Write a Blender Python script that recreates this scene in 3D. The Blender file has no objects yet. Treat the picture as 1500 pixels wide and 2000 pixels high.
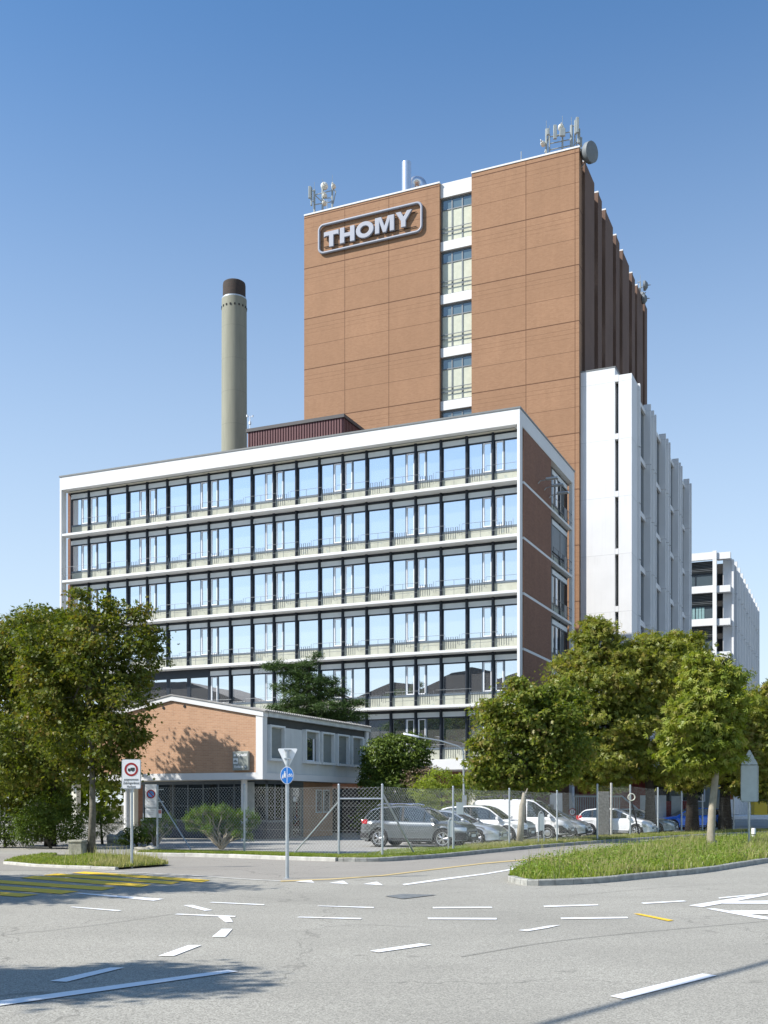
import bpy, math, random
import numpy as np
from mathutils import Vector, Matrix
random.seed(7); rng = np.random.default_rng(7)
SC = bpy.context.scene; COL = SC.collection
R = math.radians
# ------------------------------------------------------------------ camera, sky, sun
F, HZ, CX, EYE = 2119.0, 1572.0, 750.0, 1.68      # focal length and horizon measured in photo pixels (1500 wide)
cam_d = bpy.data.cameras.new('camera'); cam = bpy.data.objects.new('camera', cam_d); COL.objects.link(cam)
cam.location = (0, 0, EYE); cam.rotation_euler = (R(90), 0, 0)
cam_d.sensor_fit = 'HORIZONTAL'; cam_d.sensor_width = 36; cam_d.lens = 36*F/1500
cam_d.shift_y = (HZ-1000)/1500; cam_d.clip_start = .1; cam_d.clip_end = 6000
SC.camera = cam
SUN = Vector((-.963, -.27, .905)).normalized()
W_ = bpy.data.worlds.new('World'); SC.world = W_; W_.use_nodes = True
nt = W_.node_tree; bg = nt.nodes['Background']
sky = nt.nodes.new('ShaderNodeTexSky'); sky.sky_type = 'NISHITA'; sky.sun_disc = False
sky.sun_elevation = math.asin(SUN.z); sky.sun_rotation = math.atan2(SUN.x, SUN.y)
sky.altitude = 300; sky.air_density = 1.0; sky.dust_density = 0.25; sky.ozone_density = 2.5
# the day's milky horizon: the sky texture's blue, paling towards the horizon for every ray alike
gain = nt.nodes.new('ShaderNodeMix'); gain.data_type = 'RGBA'; gain.blend_type = 'MULTIPLY'; gain.inputs[0].default_value = 1; gain.inputs[7].default_value = (.68, .93, 1.06, 1)
tcw = nt.nodes.new('ShaderNodeTexCoord'); spw = nt.nodes.new('ShaderNodeSeparateXYZ'); mrw = nt.nodes.new('ShaderNodeMapRange'); pww = nt.nodes.new('ShaderNodeMath'); pww.operation = 'POWER'; pww.inputs[1].default_value = 1.35
mrw.inputs[1].default_value = .60; mrw.inputs[2].default_value = 0.0; pale = nt.nodes.new('ShaderNodeMix'); pale.data_type = 'RGBA'; pale.inputs[7].default_value = (4.5, 4.95, 5.2, 1)
nt.links.new(sky.outputs[0], gain.inputs[6]); nt.links.new(tcw.outputs['Generated'], spw.inputs[0]); nt.links.new(spw.outputs[2], mrw.inputs[0]); nt.links.new(mrw.outputs[0], pww.inputs[0])
nt.links.new(pww.outputs[0], pale.inputs[0]); nt.links.new(gain.outputs[2], pale.inputs[6]); nt.links.new(pale.outputs[2], bg.inputs[0]); bg.inputs[1].default_value = 0.125
sd = bpy.data.lights.new('sun', 'SUN'); sun = bpy.data.objects.new('sun', sd); COL.objects.link(sun)
sd.energy = 4.9; sd.angle = R(.53); sd.color = (1, .955, .89)
sun.rotation_euler = SUN.to_track_quat('Z', 'Y').to_euler(); sun.location = (-40, -10, 60)
SC.view_settings.view_transform = 'Standard'; SC.view_settings.look = 'None'
SC.view_settings.exposure = 0.58; SC.view_settings.gamma = 1

# ------------------------------------------------------------------ helpers
TH = -math.atan2(922, F); CA, SA = math.cos(TH), math.sin(TH)   # the site's grid: a along the facades, b away from us
AX = Vector((CA, SA, 0)); BX = Vector((-SA, CA, 0)); C0 = Vector((8.33, 66.5, 0))
def WP(a, b, z=0): return C0 + AX*a + BX*b + Vector((0, 0, z))
def at(px, py, Y): return Vector(((px-CX)/F*Y, Y, EYE-(py-HZ)/F*Y))
def gr(px, py, z=0):
    Y = (EYE-z)*F/(py-HZ); return Vector(((px-CX)/F*Y, Y, z))
def props(o, label=None, cat=None, group=None, kind=None):
    if label: o['label'] = label
    if cat: o['category'] = cat
    if group: o['group'] = group
    if kind: o['kind'] = kind
    return o
def thing(name, loc, label, cat, group=None, rz=0):
    o = bpy.data.objects.new(name, None); o.empty_display_size = .3; COL.objects.link(o)
    o.location = loc; o.rotation_euler = (0, 0, rz)
    return props(o, label, cat, group)
def copy_tree(o, parent=None):
    c = o.copy(); COL.objects.link(c); c.parent = parent
    for ch in list(o.children): copy_tree(ch, c)
    return c
class MB:
    """collects shapes and links them as one mesh object"""
    def __init__(s): s.v = []; s.f = []; s.m = []; s.k = 0
    def add(s, vs, fs, m=None):
        n = len(s.v); s.v += [tuple(x) for x in vs]; s.f += [tuple(i+n for i in q) for q in fs]; s.m += [s.k if m is None else m]*len(fs); return s
    def box(s, x0, x1, y0, y1, z0, z1, m=None):
        return s.add([(x0,y0,z0),(x1,y0,z0),(x1,y1,z0),(x0,y1,z0),(x0,y0,z1),(x1,y0,z1),(x1,y1,z1),(x0,y1,z1)],
                     [(0,3,2,1),(4,5,6,7),(0,1,5,4),(1,2,6,5),(2,3,7,6),(3,0,4,7)], m)
    def tube(s, pts, r, n=8, m=None, cap=True):
        pts = [Vector(p) for p in pts]; rs = r if isinstance(r, (list, tuple)) else [r]*len(pts)
        vs = []; fs = []; prev = None
        for i, p in enumerate(pts):
            d = (pts[min(i+1, len(pts)-1)]-pts[max(i-1, 0)]).normalized()
            if prev is None: u = d.orthogonal().normalized()
            else: u = (prev-d*prev.dot(d)); u = u.normalized() if u.length > 1e-6 else d.orthogonal().normalized()
            prev = u; w = d.cross(u)
            for j in range(n):
                t = 2*math.pi*j/n; vs.append(p+(u*math.cos(t)+w*math.sin(t))*rs[i])
        for i in range(len(pts)-1):
            for j in range(n): fs.append((i*n+j, i*n+(j+1)%n, (i+1)*n+(j+1)%n, (i+1)*n+j))
        if cap: fs.append(tuple(range(n-1, -1, -1))); fs.append(tuple(range((len(pts)-1)*n, len(pts)*n)))
        return s.add(vs, fs, m)
    def prism(s, poly, o, u, w, d, m=None):
        """2-D polygon in the plane (o,u,w) thickened along d"""
        o, u, w, d = map(Vector, (o, u, w, d)); n = len(poly)
        vs = [o+u*x+w*y for x, y in poly]+[o+u*x+w*y+d for x, y in poly]
        return s.add(vs, [tuple(range(n))[::-1], tuple(range(n, 2*n))]+[(i, (i+1) % n, n+(i+1) % n, n+i) for i in range(n)], m)
    def lathe(s, prof, c=(0,0,0), n=24, m=None, axis='z'):
        vs = []; fs = []
        for r, z in prof:
            for j in range(n):
                t = 2*math.pi*j/n; x, y = r*math.cos(t), r*math.sin(t)
                q = (x, y, z) if axis == 'z' else ((x, z, y) if axis == 'y' else (z, x, y))
                vs.append((c[0]+q[0], c[1]+q[1], c[2]+q[2]))
        for i in range(len(prof)-1):
            for j in range(n): fs.append((i*n+j, i*n+(j+1) % n, (i+1)*n+(j+1) % n, (i+1)*n+j))
        fs.append(tuple(range(n))[::-1]); fs.append(tuple(range((len(prof)-1)*n, len(prof)*n)))
        return s.add(vs, fs, m)
    def build(s, name, mats, parent=None, smooth=False, world=False, bevel=0, fix=True):
        me = bpy.data.meshes.new(name); v = s.v
        if world and parent is not None:
            L = parent.location; v = [(x-L.x, y-L.y, z-L.z) for x, y, z in v]
        me.from_pydata(v, [], s.f)
        for mt in (mats if isinstance(mats, (list, tuple)) else [mats]): me.materials.append(mt)
        if any(s.m): me.polygons.foreach_set('material_index', s.m)
        if fix:
            import bmesh
            b = bmesh.new(); b.from_mesh(me); bmesh.ops.recalc_face_normals(b, faces=b.faces); b.to_mesh(me); b.free()
        if smooth:
            me.polygons.foreach_set('use_smooth', [True]*len(me.polygons))
            if smooth == 'auto':
                try: me.set_sharp_from_angle(angle=R(38))
                except Exception: pass
        me.update()
        o = bpy.data.objects.new(name, me); COL.objects.link(o); o.parent = parent
        if bevel:
            md = o.modifiers.new('bevel', 'BEVEL'); md.width = bevel; md.segments = 2; md.limit_method = 'ANGLE'
        return o
def ribbon(pts, w0, w1, z):
    """sheet between two offsets of a ground polyline"""
    n = len(pts); L = []; Rr = []
    for i, p in enumerate(pts):
        d = (pts[min(i+1, n-1)]-pts[max(i-1, 0)]); d.z = 0; d.normalize(); nn = Vector((-d.y, d.x, 0))
        L.append(Vector((p.x, p.y, z))+nn*w0); Rr.append(Vector((p.x, p.y, z))+nn*w1)
    return L, Rr
def smoothpts(pts, k=2):
    for _ in range(k):
        q = [pts[0]]
        for a, b in zip(pts[:-1], pts[1:]): q += [a.lerp(b, .25), a.lerp(b, .75)]
        pts = q+[pts[-1]]
    return pts

# ------------------------------------------------------------------ materials
def node_mat(name):
    m = bpy.data.materials.new(name); m.use_nodes = True; return m, m.node_tree, m.node_tree.nodes['Principled BSDF']
def N(t, ty, **kw):
    n = t.nodes.new(ty)
    for k, v in kw.items():
        if k in n.bl_rna.properties: setattr(n, k, v)
        else: n.inputs[k].default_value = v
    return n
def mth(t, op, a, b=None, c=None):
    n = t.nodes.new('ShaderNodeMath'); n.operation = op
    for i, x in enumerate((a, b, c)):
        if x is None: continue
        if isinstance(x, (int, float)): n.inputs[i].default_value = x
        else: t.links.new(x, n.inputs[i])
    return n.outputs[0]
def mixc(t, fac, a, b, mode='MIX'):
    n = t.nodes.new('ShaderNodeMix'); n.data_type = 'RGBA'; n.blend_type = mode; n.clamp_factor = True
    for i, x in ((0, fac), (6, a), (7, b)):
        if isinstance(x, (int, float)): n.inputs[i].default_value = x
        elif isinstance(x, tuple): n.inputs[i].default_value = (*x, 1)[:4]
        else: t.links.new(x, n.inputs[i])
    return n.outputs[2]
def coords(t, kind='Object'): return t.nodes.new('ShaderNodeTexCoord').outputs[kind]
def noise(t, vec, sc, det=4, rough=.55, lo=.35, hi=.65, scale_vec=None):
    if scale_vec:
        mp = t.nodes.new('ShaderNodeMapping'); mp.inputs['Scale'].default_value = scale_vec; t.links.new(vec, mp.inputs[0]); vec = mp.outputs[0]
    n = N(t, 'ShaderNodeTexNoise', Scale=sc, Detail=det, Roughness=rough); t.links.new(vec, n.inputs['Vector'])
    r = t.nodes.new('ShaderNodeMapRange'); r.inputs[1].default_value = lo; r.inputs[2].default_value = hi; t.links.new(n.outputs[0], r.inputs[0])
    return r.outputs[0]
def bump(t, bs, h, s=.3, d=.01):
    b = N(t, 'ShaderNodeBump', Strength=s, Distance=d); t.links.new(h, b.inputs['Height']); t.links.new(b.outputs[0], bs.inputs['Normal'])
def mat(name, col, rough=.6, metal=0, var=.12, sc=2.0, spec=.5, bmp=0, coat=0, streak=0):
    m, t, bs = node_mat(name); bs.inputs['Roughness'].default_value = rough; bs.inputs['Metallic'].default_value = metal
    bs.inputs['Specular IOR Level'].default_value = spec; bs.inputs['Coat Weight'].default_value = coat
    if coat: bs.inputs['Coat Roughness'].default_value = .04
    co = coords(t); n1 = noise(t, co, sc, 6, .6, .3, .7)
    c = mixc(t, n1, tuple(x*(1-var) for x in col), tuple(min(1, x*(1+var)) for x in col))
    if streak:
        n2 = noise(t, co, 1.0, 5, .6, .5, .8, (3.5, 3.5, .18)); c = mixc(t, mth(t, 'MULTIPLY', n2, streak), c, tuple(x*.55 for x in col))
    t.links.new(c, bs.inputs['Base Color'])
    if bmp: bump(t, bs, noise(t, co, sc*12, 3, .6), bmp, .01)
    return m
def brick_mat(name, c1, c2, mortar, joints=None, plane='xz'):
    m, t, bs = node_mat(name); bs.inputs['Roughness'].default_value = .85; bs.inputs['Specular IOR Level'].default_value = .25
    co = coords(t); sep = t.nodes.new('ShaderNodeSeparateXYZ'); t.links.new(co, sep.inputs[0])
    cb = t.nodes.new('ShaderNodeCombineXYZ'); t.links.new(mth(t, 'ADD', sep.outputs[0], sep.outputs[1]), cb.inputs[0]); t.links.new(sep.outputs[2], cb.inputs[1])
    br = N(t, 'ShaderNodeTexBrick', Scale=1.0); br.inputs['Mortar Size'].default_value = .008
    br.inputs['Brick Width'].default_value = .26; br.inputs['Row Height'].default_value = .078; br.inputs['Bias'].default_value = 0
    br.inputs['Color1'].default_value = (*c1, 1); br.inputs['Color2'].default_value = (*c2, 1); br.inputs['Mortar'].default_value = (*mortar, 1)
    t.links.new(cb.outputs[0], br.inputs['Vector'])
    big = noise(t, co, .22, 5, .65, .3, .7); c = mixc(t, mth(t, 'MULTIPLY', big, .22), br.outputs[0], tuple(x*.62 for x in c1))
    n3 = noise(t, co, 1.0, 5, .7, .45, .8, (1.2, 1.2, .25)); c = mixc(t, mth(t, 'MULTIPLY', n3, .25), c, tuple(min(1, x*1.35) for x in c1))
    n4 = noise(t, co, 9, 3, .7, .55, .75); c = mixc(t, mth(t, 'MULTIPLY', n4, .22), c, tuple(x*.55 for x in c1))
    if joints:
        cb2 = t.nodes.new('ShaderNodeCombineXYZ'); t.links.new(mth(t, 'FLOOR', mth(t, 'DIVIDE', mth(t, 'SUBTRACT', sep.outputs[2], 35.86-4.48*9), 2.24)), cb2.inputs[1]); t.links.new(mth(t, 'FLOOR', mth(t, 'DIVIDE', mth(t, 'ADD', sep.outputs[0], 22.09), 4.1)), cb2.inputs[0])
        wn = t.nodes.new('ShaderNodeTexWhiteNoise'); wn.noise_dimensions = '2D'; t.links.new(cb2.outputs[0], wn.inputs['Vector'])
        c = mixc(t, mth(t, 'MULTIPLY', wn.outputs['Value'], .30), c, tuple(x*.72 for x in c1))
        st_ = noise(t, co, 1.0, 5, .65, .52, .78, (2.2, 2.2, .09)); top = t.nodes.new('ShaderNodeMapRange'); top.inputs[1].default_value = 46; top.inputs[2].default_value = 54; t.links.new(sep.outputs[2], top.inputs[0])
        c = mixc(t, mth(t, 'MULTIPLY', mth(t, 'MULTIPLY', st_, top.outputs[0]), .45), c, tuple(x*.5 for x in c1))
        c = mixc(t, joints(t, sep), c, (.12, .06, .035))
    t.links.new(c, bs.inputs['Base Color'])
    inv = mth(t, 'SUBTRACT', 1, br.outputs['Fac']); bump(t, bs, inv, .5, .006)
    return m
def glass_mat(name, tint=(.02, .03, .04), rough=.01, wav=.0, ior=1.6, spec=1.0):
    m, t, bs = node_mat(name); bs.inputs['Base Color'].default_value = (*tint, 1); bs.inputs['Roughness'].default_value = rough
    bs.inputs['IOR'].default_value = ior; bs.inputs['Specular IOR Level'].default_value = spec
    if wav: bump(t, bs, noise(t, coords(t), .8, 2, .5), wav, .02)
    return m
def leaf_mat(name, cols, trans=.35):
    m, t, bs = node_mat(name); t.nodes.remove(bs); out = t.nodes['Material Output']
    g = t.nodes.new('ShaderNodeNewGeometry'); rp = t.nodes.new('ShaderNodeValToRGB'); rp.color_ramp.interpolation = 'LINEAR'
    els = rp.color_ramp.elements; els[0].position = 0; els[0].color = (*cols[0], 1); els[1].position = 1; els[1].color = (*cols[-1], 1)
    for i, c in enumerate(cols[1:-1]): e = els.new((i+1)/(len(cols)-1)); e.color = (*c, 1)
    cl = noise(t, coords(t), .7, 3, .6, .3, .7)
    mixv = mth(t, 'ADD', mth(t, 'MULTIPLY', g.outputs['Random Per Island'], .6), mth(t, 'MULTIPLY', cl, .4))
    t.links.new(mixv, rp.inputs[0])
    d = t.nodes.new('ShaderNodeBsdfDiffuse'); t.links.new(rp.outputs[0], d.inputs[0])
    tr = t.nodes.new('ShaderNodeBsdfTranslucent'); hs = N(t, 'ShaderNodeHueSaturation', Saturation=1.15, Value=1.5); t.links.new(rp.outputs[0], hs.inputs['Color']); t.links.new(hs.outputs[0], tr.inputs[0])
    gl = N(t, 'ShaderNodeBsdfGlossy', Roughness=.42); gl.inputs[0].default_value = (.8, .85, .8, 1)
    m1 = N(t, 'ShaderNodeMixShader'); m1.inputs[0].default_value = trans; t.links.new(d.outputs[0], m1.inputs[1]); t.links.new(tr.outputs[0], m1.inputs[2])
    m2 = N(t, 'ShaderNodeMixShader'); m2.inputs[0].default_value = .018; t.links.new(m1.outputs[0], m2.inputs[1]); t.links.new(gl.outputs[0], m2.inputs[2])
    t.links.new(m2.outputs[0], out.inputs[0]); return m
def asphalt_mat(name, base, speck=.5, grain=95, patch=.14):
    m, t, bs = node_mat(name); bs.inputs['Roughness'].default_value = .88; bs.inputs['Specular IOR Level'].default_value = .3
    co = coords(t)
    vo = N(t, 'ShaderNodeTexVoronoi', Scale=grain); t.links.new(co, vo.inputs['Vector'])
    sp = t.nodes.new('ShaderNodeSeparateColor'); t.links.new(vo.outputs['Color'], sp.inputs[0])
    c = mixc(t, sp.outputs[0], tuple(x*(1-speck) for x in base), tuple(x*(1+speck) for x in base))
    g2 = noise(t, co, 22, 4, .7, .4, .7); c = mixc(t, mth(t, 'MULTIPLY', g2, .3), c, tuple(x*1.35 for x in base))
    p = noise(t, co, .35, 6, .62, .35, .68); c = mixc(t, mth(t, 'MULTIPLY', p, patch*2), c, tuple(x*.62 for x in base))
    tr = noise(t, co, 1.0, 4, .6, .45, .7, (.12, 1.1, 1)); c = mixc(t, mth(t, 'MULTIPLY', tr, patch), c, tuple(x*.6 for x in base))
    dk = noise(t, co, .09, 3, .6, .45, .62); c = mixc(t, mth(t, 'MULTIPLY', dk, patch*1.3), c, tuple(x*.55 for x in base))
    st = noise(t, co, 1.3, 3, .5, .68, .74); c = mixc(t, mth(t, 'MULTIPLY', st, .5), c, tuple(x*.4 for x in base))
    vc = N(t, 'ShaderNodeTexVoronoi', Scale=.16); vc.feature = 'DISTANCE_TO_EDGE'
    wv = N(t, 'ShaderNodeTexNoise', Scale=1.4, Detail=5.0); t.links.new(co, wv.inputs['Vector'])
    vm = t.nodes.new('ShaderNodeVectorMath'); vm.operation = 'MULTIPLY_ADD'; t.links.new(wv.outputs['Color'], vm.inputs[0]); vm.inputs[1].default_value = (1.1, 1.1, 0); t.links.new(co, vm.inputs[2]); t.links.new(vm.outputs[0], vc.inputs['Vector'])
    cr = mth(t, 'LESS_THAN', vc.outputs['Distance'], .0022); c = mixc(t, mth(t, 'MULTIPLY', cr, .4), c, tuple(x*.35 for x in base))
    t.links.new(c, bs.inputs['Base Color']); bump(t, bs, sp.outputs[1], .5, .004); return m
M = {}
M['asphalt'] = asphalt_mat('asphalt', (.33, .316, .272), .5)
M['asphalt_path'] = asphalt_mat('asphalt_path', (.30, .28, .245), .3, 140, .1)
M['asphalt_lot'] = asphalt_mat('asphalt_lot', (.31, .30, .275), .35, 120, .12)
M['earth'] = mat('earth', (.11, .10, .06), .95, var=.3, sc=.8, spec=.1, bmp=.4)
M['soil'] = mat('soil', (.10, .11, .045), .95, var=.35, sc=3, spec=.1, bmp=.5)
def paint_mat(name, col, wear):
    m, t, bs = node_mat(name); bs.inputs['Roughness'].default_value = .7; co = coords(t)
    w = noise(t, co, 26, 5, .75, .60, .70); w2 = noise(t, co, 1.6, 3, .6, .35, .7)
    c = mixc(t, mth(t, 'MULTIPLY', mth(t, 'MULTIPLY', w, w2), wear), col, (.22, .22, .21)); t.links.new(c, bs.inputs['Base Color']); return m
M['mark_white'] = paint_mat('mark_white', (.82, .83, .83), .8)
M['mark_yellow'] = paint_mat('mark_yellow', (.80, .52, .03), .8)
M['mark_yellow_pale'] = paint_mat('mark_yellow_pale', (.56, .43, .19), 1.2)
M['kerb'] = mat('kerb_stone', (.34, .34, .31), .85, var=.3, sc=5, bmp=.5, spec=.2)
M['kerb_pale'] = mat('kerb_stone_pale', (.50, .49, .45), .85, var=.2, sc=4, bmp=.4, spec=.2)
M['white'] = mat('white_render', (.70, .70, .69), .65, var=.03, sc=.6, streak=.10, spec=.3)
M['white_wing'] = mat('white_precast', (.70, .705, .705), .6, var=.035, sc=.5, streak=.09, spec=.3)
M['soffit'] = mat('soffit_cream', (.66, .64, .54), .8, var=.05, spec=.2)
M['coping'] = mat('roof_coping', (.16, .17, .17), .5, var=.1)
M['navy'] = mat('navy_metal', (.018, .024, .034), .4, var=.1)
M['greyframe'] = mat('grey_metal_frame', (.12, .15, .18), .45, var=.08)
M['wframe'] = mat('white_sash', (.85, .86, .88), .4, var=.03)
M['blind'] = mat('blind_box', (.66, .70, .72), .55, var=.04)
M['rail'] = mat('galvanised_rail', (.15, .165, .175), .5, metal=.4)
M['black'] = mat('black', (.012, .012, .013), .55, var=.1)
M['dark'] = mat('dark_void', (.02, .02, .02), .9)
M['galv'] = mat('galvanised_steel', (.46, .50, .52), .42, metal=.55, var=.12, sc=6)
M['galv_wire'] = mat('galvanised_wire', (.60, .63, .62), .5, metal=.2, var=.05)
M['wire_dark'] = mat('aged_wire', (.30, .32, .31), .5, metal=.2, var=.05)
M['glass'] = glass_mat('office_glass', (.010, .016, .024), .006, .012, 2.6)
M['glass_dark'] = glass_mat('dark_glass', (.02, .028, .03), .02, .03, 1.55)
M['car_glass'] = glass_mat('car_glass', (.022, .030, .034), .02, 0, 1.6)
m, t, bs = node_mat('concrete_panel'); bs.inputs['Roughness'].default_value = .85; co = coords(t)
c = mixc(t, noise(t, co, 1.5, 6, .65), (.37, .375, .305), (.46, .465, .385))
c = mixc(t, mth(t, 'MULTIPLY', noise(t, co, 1.15, 3, .9, .62, .66), .55), c, (.26, .31, .30))
c = mixc(t, mth(t, 'MULTIPLY', noise(t, co, 9, 2, .5, .68, .70), .6), c, (.22, .25, .22)); t.links.new(c, bs.inputs['Base Color']); M['panel'] = m

m, t, bs = node_mat('white_precast'); bs.inputs['Roughness'].default_value = .6; bs.inputs['Specular IOR Level'].default_value = .3; co = coords(t); sep = t.nodes.new('ShaderNodeSeparateXYZ'); t.links.new(co, sep.inputs[0])
c = mixc(t, noise(t, co, .5, 6, .6, .3, .7), (.675, .68, .68), (.725, .73, .73)); c = mixc(t, mth(t, 'MULTIPLY', noise(t, co, 1.0, 5, .6, .5, .8, (3.5, 3.5, .18)), .13), c, (.38, .385, .38))
zz = mth(t, 'MODULO', mth(t, 'ADD', sep.outputs[2], 4.55*4-35.15+4.55*4), 4.55); jl = mth(t, 'LESS_THAN', zz, .03); jd = t.nodes.new('ShaderNodeMapRange'); jd.inputs[1].default_value = 4.55; jd.inputs[2].default_value = 3.4; jd.inputs[3].default_value = 1; jd.inputs[4].default_value = 0; t.links.new(zz, jd.inputs[0])
c = mixc(t, mth(t, 'MULTIPLY', mth(t, 'MULTIPLY', jd.outputs[0], noise(t, co, 1.0, 4, .6, .45, .7, (5, 5, .3))), .22), c, (.40, .39, .36)); c = mixc(t, mth(t, 'MULTIPLY', jl, .5), c, (.30, .31, .31)); t.links.new(c, bs.inputs['Base Color']); M['white_wing'] = m
m, t, bs = node_mat('office_glass'); bs.inputs['Base Color'].default_value = (.86, .87, .88, 1); bs.inputs['Metallic'].default_value = .93; bs.inputs['Roughness'].default_value = .008
bump(t, bs, noise(t, coords(t), .5, 2, .5, 0, 1), .015, .05); M['glass'] = m
def tower_joints(t, sep):
    z = sep.outputs[2]; zz = mth(t, 'MODULO', mth(t, 'SUBTRACT', z, 35.8-4.48*9), 4.48)
    def line(v, c, w): return mth(t, 'LESS_THAN', mth(t, 'ABSOLUTE', mth(t, 'SUBTRACT', v, c)), w)
    s = mth(t, 'ADD', line(zz, 0.06, .040), mth(t, 'MULTIPLY', line(zz, 2.15, .022), .7))
    for c in (3.95, 3.6): s = mth(t, 'ADD', s, mth(t, 'MULTIPLY', line(zz, c, .018), .45))
    for c in (3.25,): s = mth(t, 'ADD', s, mth(t, 'MULTIPLY', line(zz, c, .02), .25))
    fr = mth(t, 'LESS_THAN', sep.outputs[1], 21.7)
    for xx in (-22.09, -17.9, -5.75, -1.70): s = mth(t, 'ADD', s, mth(t, 'MULTIPLY', mth(t, 'MULTIPLY', line(sep.outputs[0], xx, .03), fr), .8))
    return mth(t, 'MINIMUM', s, 1)
M['brick_tower'] = brick_mat('brick_tower', (.375, .215, .125), (.320, .178, .101), (.34, .21, .13), tower_joints)
M['brick_office'] = brick_mat('brick_office', (.27, .14, .09), (.215, .105, .068), (.20, .13, .10))
M['brick_gate'] = brick_mat('brick_gate', (.52, .31, .19), (.44, .25, .15), (.52, .38, .27))

def struct(o): return props(o, kind='structure')
# ------------------------------------------------------------------ ground, road, kerbs, markings
g = MB(); g.add([(-2500,-600,0),(2500,-600,0),(2500,3500,0),(-2500,3500,0)], [(0,1,2,3)]); struct(g.build('ground', M['earth']))
g = MB(); g.add([(-150,-60,.004),(150,-60,.004),(150,190,.004),(-150,190,.004)], [(0,1,2,3)]); struct(g.build('road', M['asphalt']))
def sheet(name, pts, z, m):
    g = MB(); g.add([(p.x, p.y, z) for p in pts], [tuple(range(len(pts)))]); return struct(g.build(name, m, fix=False))
KL = [gr(-60,1667), gr(120,1670), gr(262,1672), gr(360,1673.5), gr(445,1675.5), gr(560,1680), gr(655,1683)]   # kerb of the lot, street side
KR = [gr(660,1683.5), gr(705,1684), gr(752,1683.5), gr(820,1679), gr(900,1672.5), gr(960,1666), gr(1020,1660), gr(1100,1652.5), gr(1160,1648), gr(1240,1642), gr(1330,1636), gr(1440,1630), gr(1600,1624)]
# pavement and cycle path in front of the kerb, bounded by a flush stone line
FL = [gr(-200,1700), gr(60,1700.5), gr(180,1702), gr(290,1706), gr(400,1712), gr(480,1718), gr(560,1722), gr(640,1721), gr(743,1711), gr(850,1698), gr(950,1686), gr(1060,1677), gr(1140,1670.5), gr(1220,1662)]
path_in = [gr(1220,1644)]+[p for p in KR[::-1] if p.x < gr(1220,1644).x]+KL[::-1]
sheet('pavement', FL+[gr(1220,1646)]+[p for p in KR[::-1] if (p-KR[0]).length < 22]+KL[3::-1]+[gr(-200,1667)], .008, M['asphalt_path'])
L, Rr = ribbon(smoothpts(FL[2:7]), -.08, .08, .012)
g = MB(); g.add(L+Rr, [(i, i+1, len(L)+i+1, len(L)+i) for i in range(len(L)-1)]); struct(g.build('kerb_line', M['kerb_pale']))
lot = [p.copy() for p in KL[2:]+KR]+[Vector((45,100,0)), Vector((-60,100,0)), Vector((-60,46,0)), gr(60,1652)]
sheet('car_park', lot, .012, M['asphalt_lot'])
def kerb(name, pts, w=.15, h=.12, mt='kerb', side=1):
    g = MB(); pts = [Vector((p.x, p.y, 0)) for p in pts]
    seg = []
    for a, b in zip(pts[:-1], pts[1:]):
        n = max(1, round((b-a).length/1.0)); seg += [(a.lerp(b, i/n), a.lerp(b, (i+1)/n)) for i in range(n)]
    for a, b in seg:
        d = (b-a).normalized(); nn = Vector((-d.y, d.x, 0))*w*side; e = d*.006; hh = h+random.uniform(-.006, .006)
        a2, b2 = a+e, b-e; up = Vector((0, 0, hh)); c = nn*.12
        g.add([a2, b2, b2+nn, a2+nn, a2+up*.86, b2+up*.86, b2+up+c, a2+up+c, b2+nn+up, a2+nn+up], [(0,1,5,4),(4,5,6,7),(7,6,8,9),(3,2,8,9),(0,4,7,9,3),(1,2,8,6,5)])
    return struct(g.build(name, M[mt]))
kerb('kerb', KL[2:], .16, .12, 'kerb_pale'); kerb('kerb', smoothpts(KR, 1), .16, .13, 'kerb')
# verge behind the kerb
def verge_sheet(pts, w0, w1, z, name='verge'):
    L, Rr = ribbon(pts, w0, w1, z); g = MB(); g.add(L+Rr, [(i, i+1, len(L)+i+1, len(L)+i) for i in range(len(L)-1)])
    for i in range(len(L)-1):
        a, b = Rr[i], Rr[i+1]; g.add([a, b, (b.x, b.y, .0), (a.x, a.y, .0)], [(0,1,2,3)])
    struct(g.build(name, M['soil'])); return L, Rr
VL = verge_sheet(KL[2:], .15, 1.35, .09); VR = verge_sheet(smoothpts(KR, 1), .15, 2.1, .09)
# grass islands
IR_front = [gr(992,1722), gr(1010,1728), gr(1036,1731), gr(1100,1729.5), gr(1180,1725), gr(1276,1715), gr(1372,1706), gr(1440,1695), gr(1500,1685), gr(1640,1667)]
IR_back = [gr(1640,1634), gr(1500,1639), gr(1380,1646), gr(1280,1655), gr(1180,1668), gr(1100,1682), gr(1040,1696), gr(1005,1709)]
IL_front = [gr(6,1688), gr(60,1693), gr(130,1696.5), gr(225,1699.5)]
IL_back = [gr(330,1692), gr(290,1682), gr(230,1676), gr(150,1672), gr(80,1673), gr(30,1680)]
def island(front, back, z=.10):
    g = MB(); pts = front+back; g.add([(p.x, p.y, z) for p in pts], [tuple(range(len(pts)))]); struct(g.build('island', M['soil'], fix=False)); return pts
ISR = island(smoothpts(IR_front, 1), smoothpts(IR_back, 1)); kerb('kerb', smoothpts(IR_front, 1), .16, .13, 'kerb'); kerb('kerb', smoothpts(IR_back, 1), .12, .11)
ISL = island(IL_front, IL_back, .06); kerb('kerb', IL_front, .14, .08, 'kerb_pale')
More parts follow.
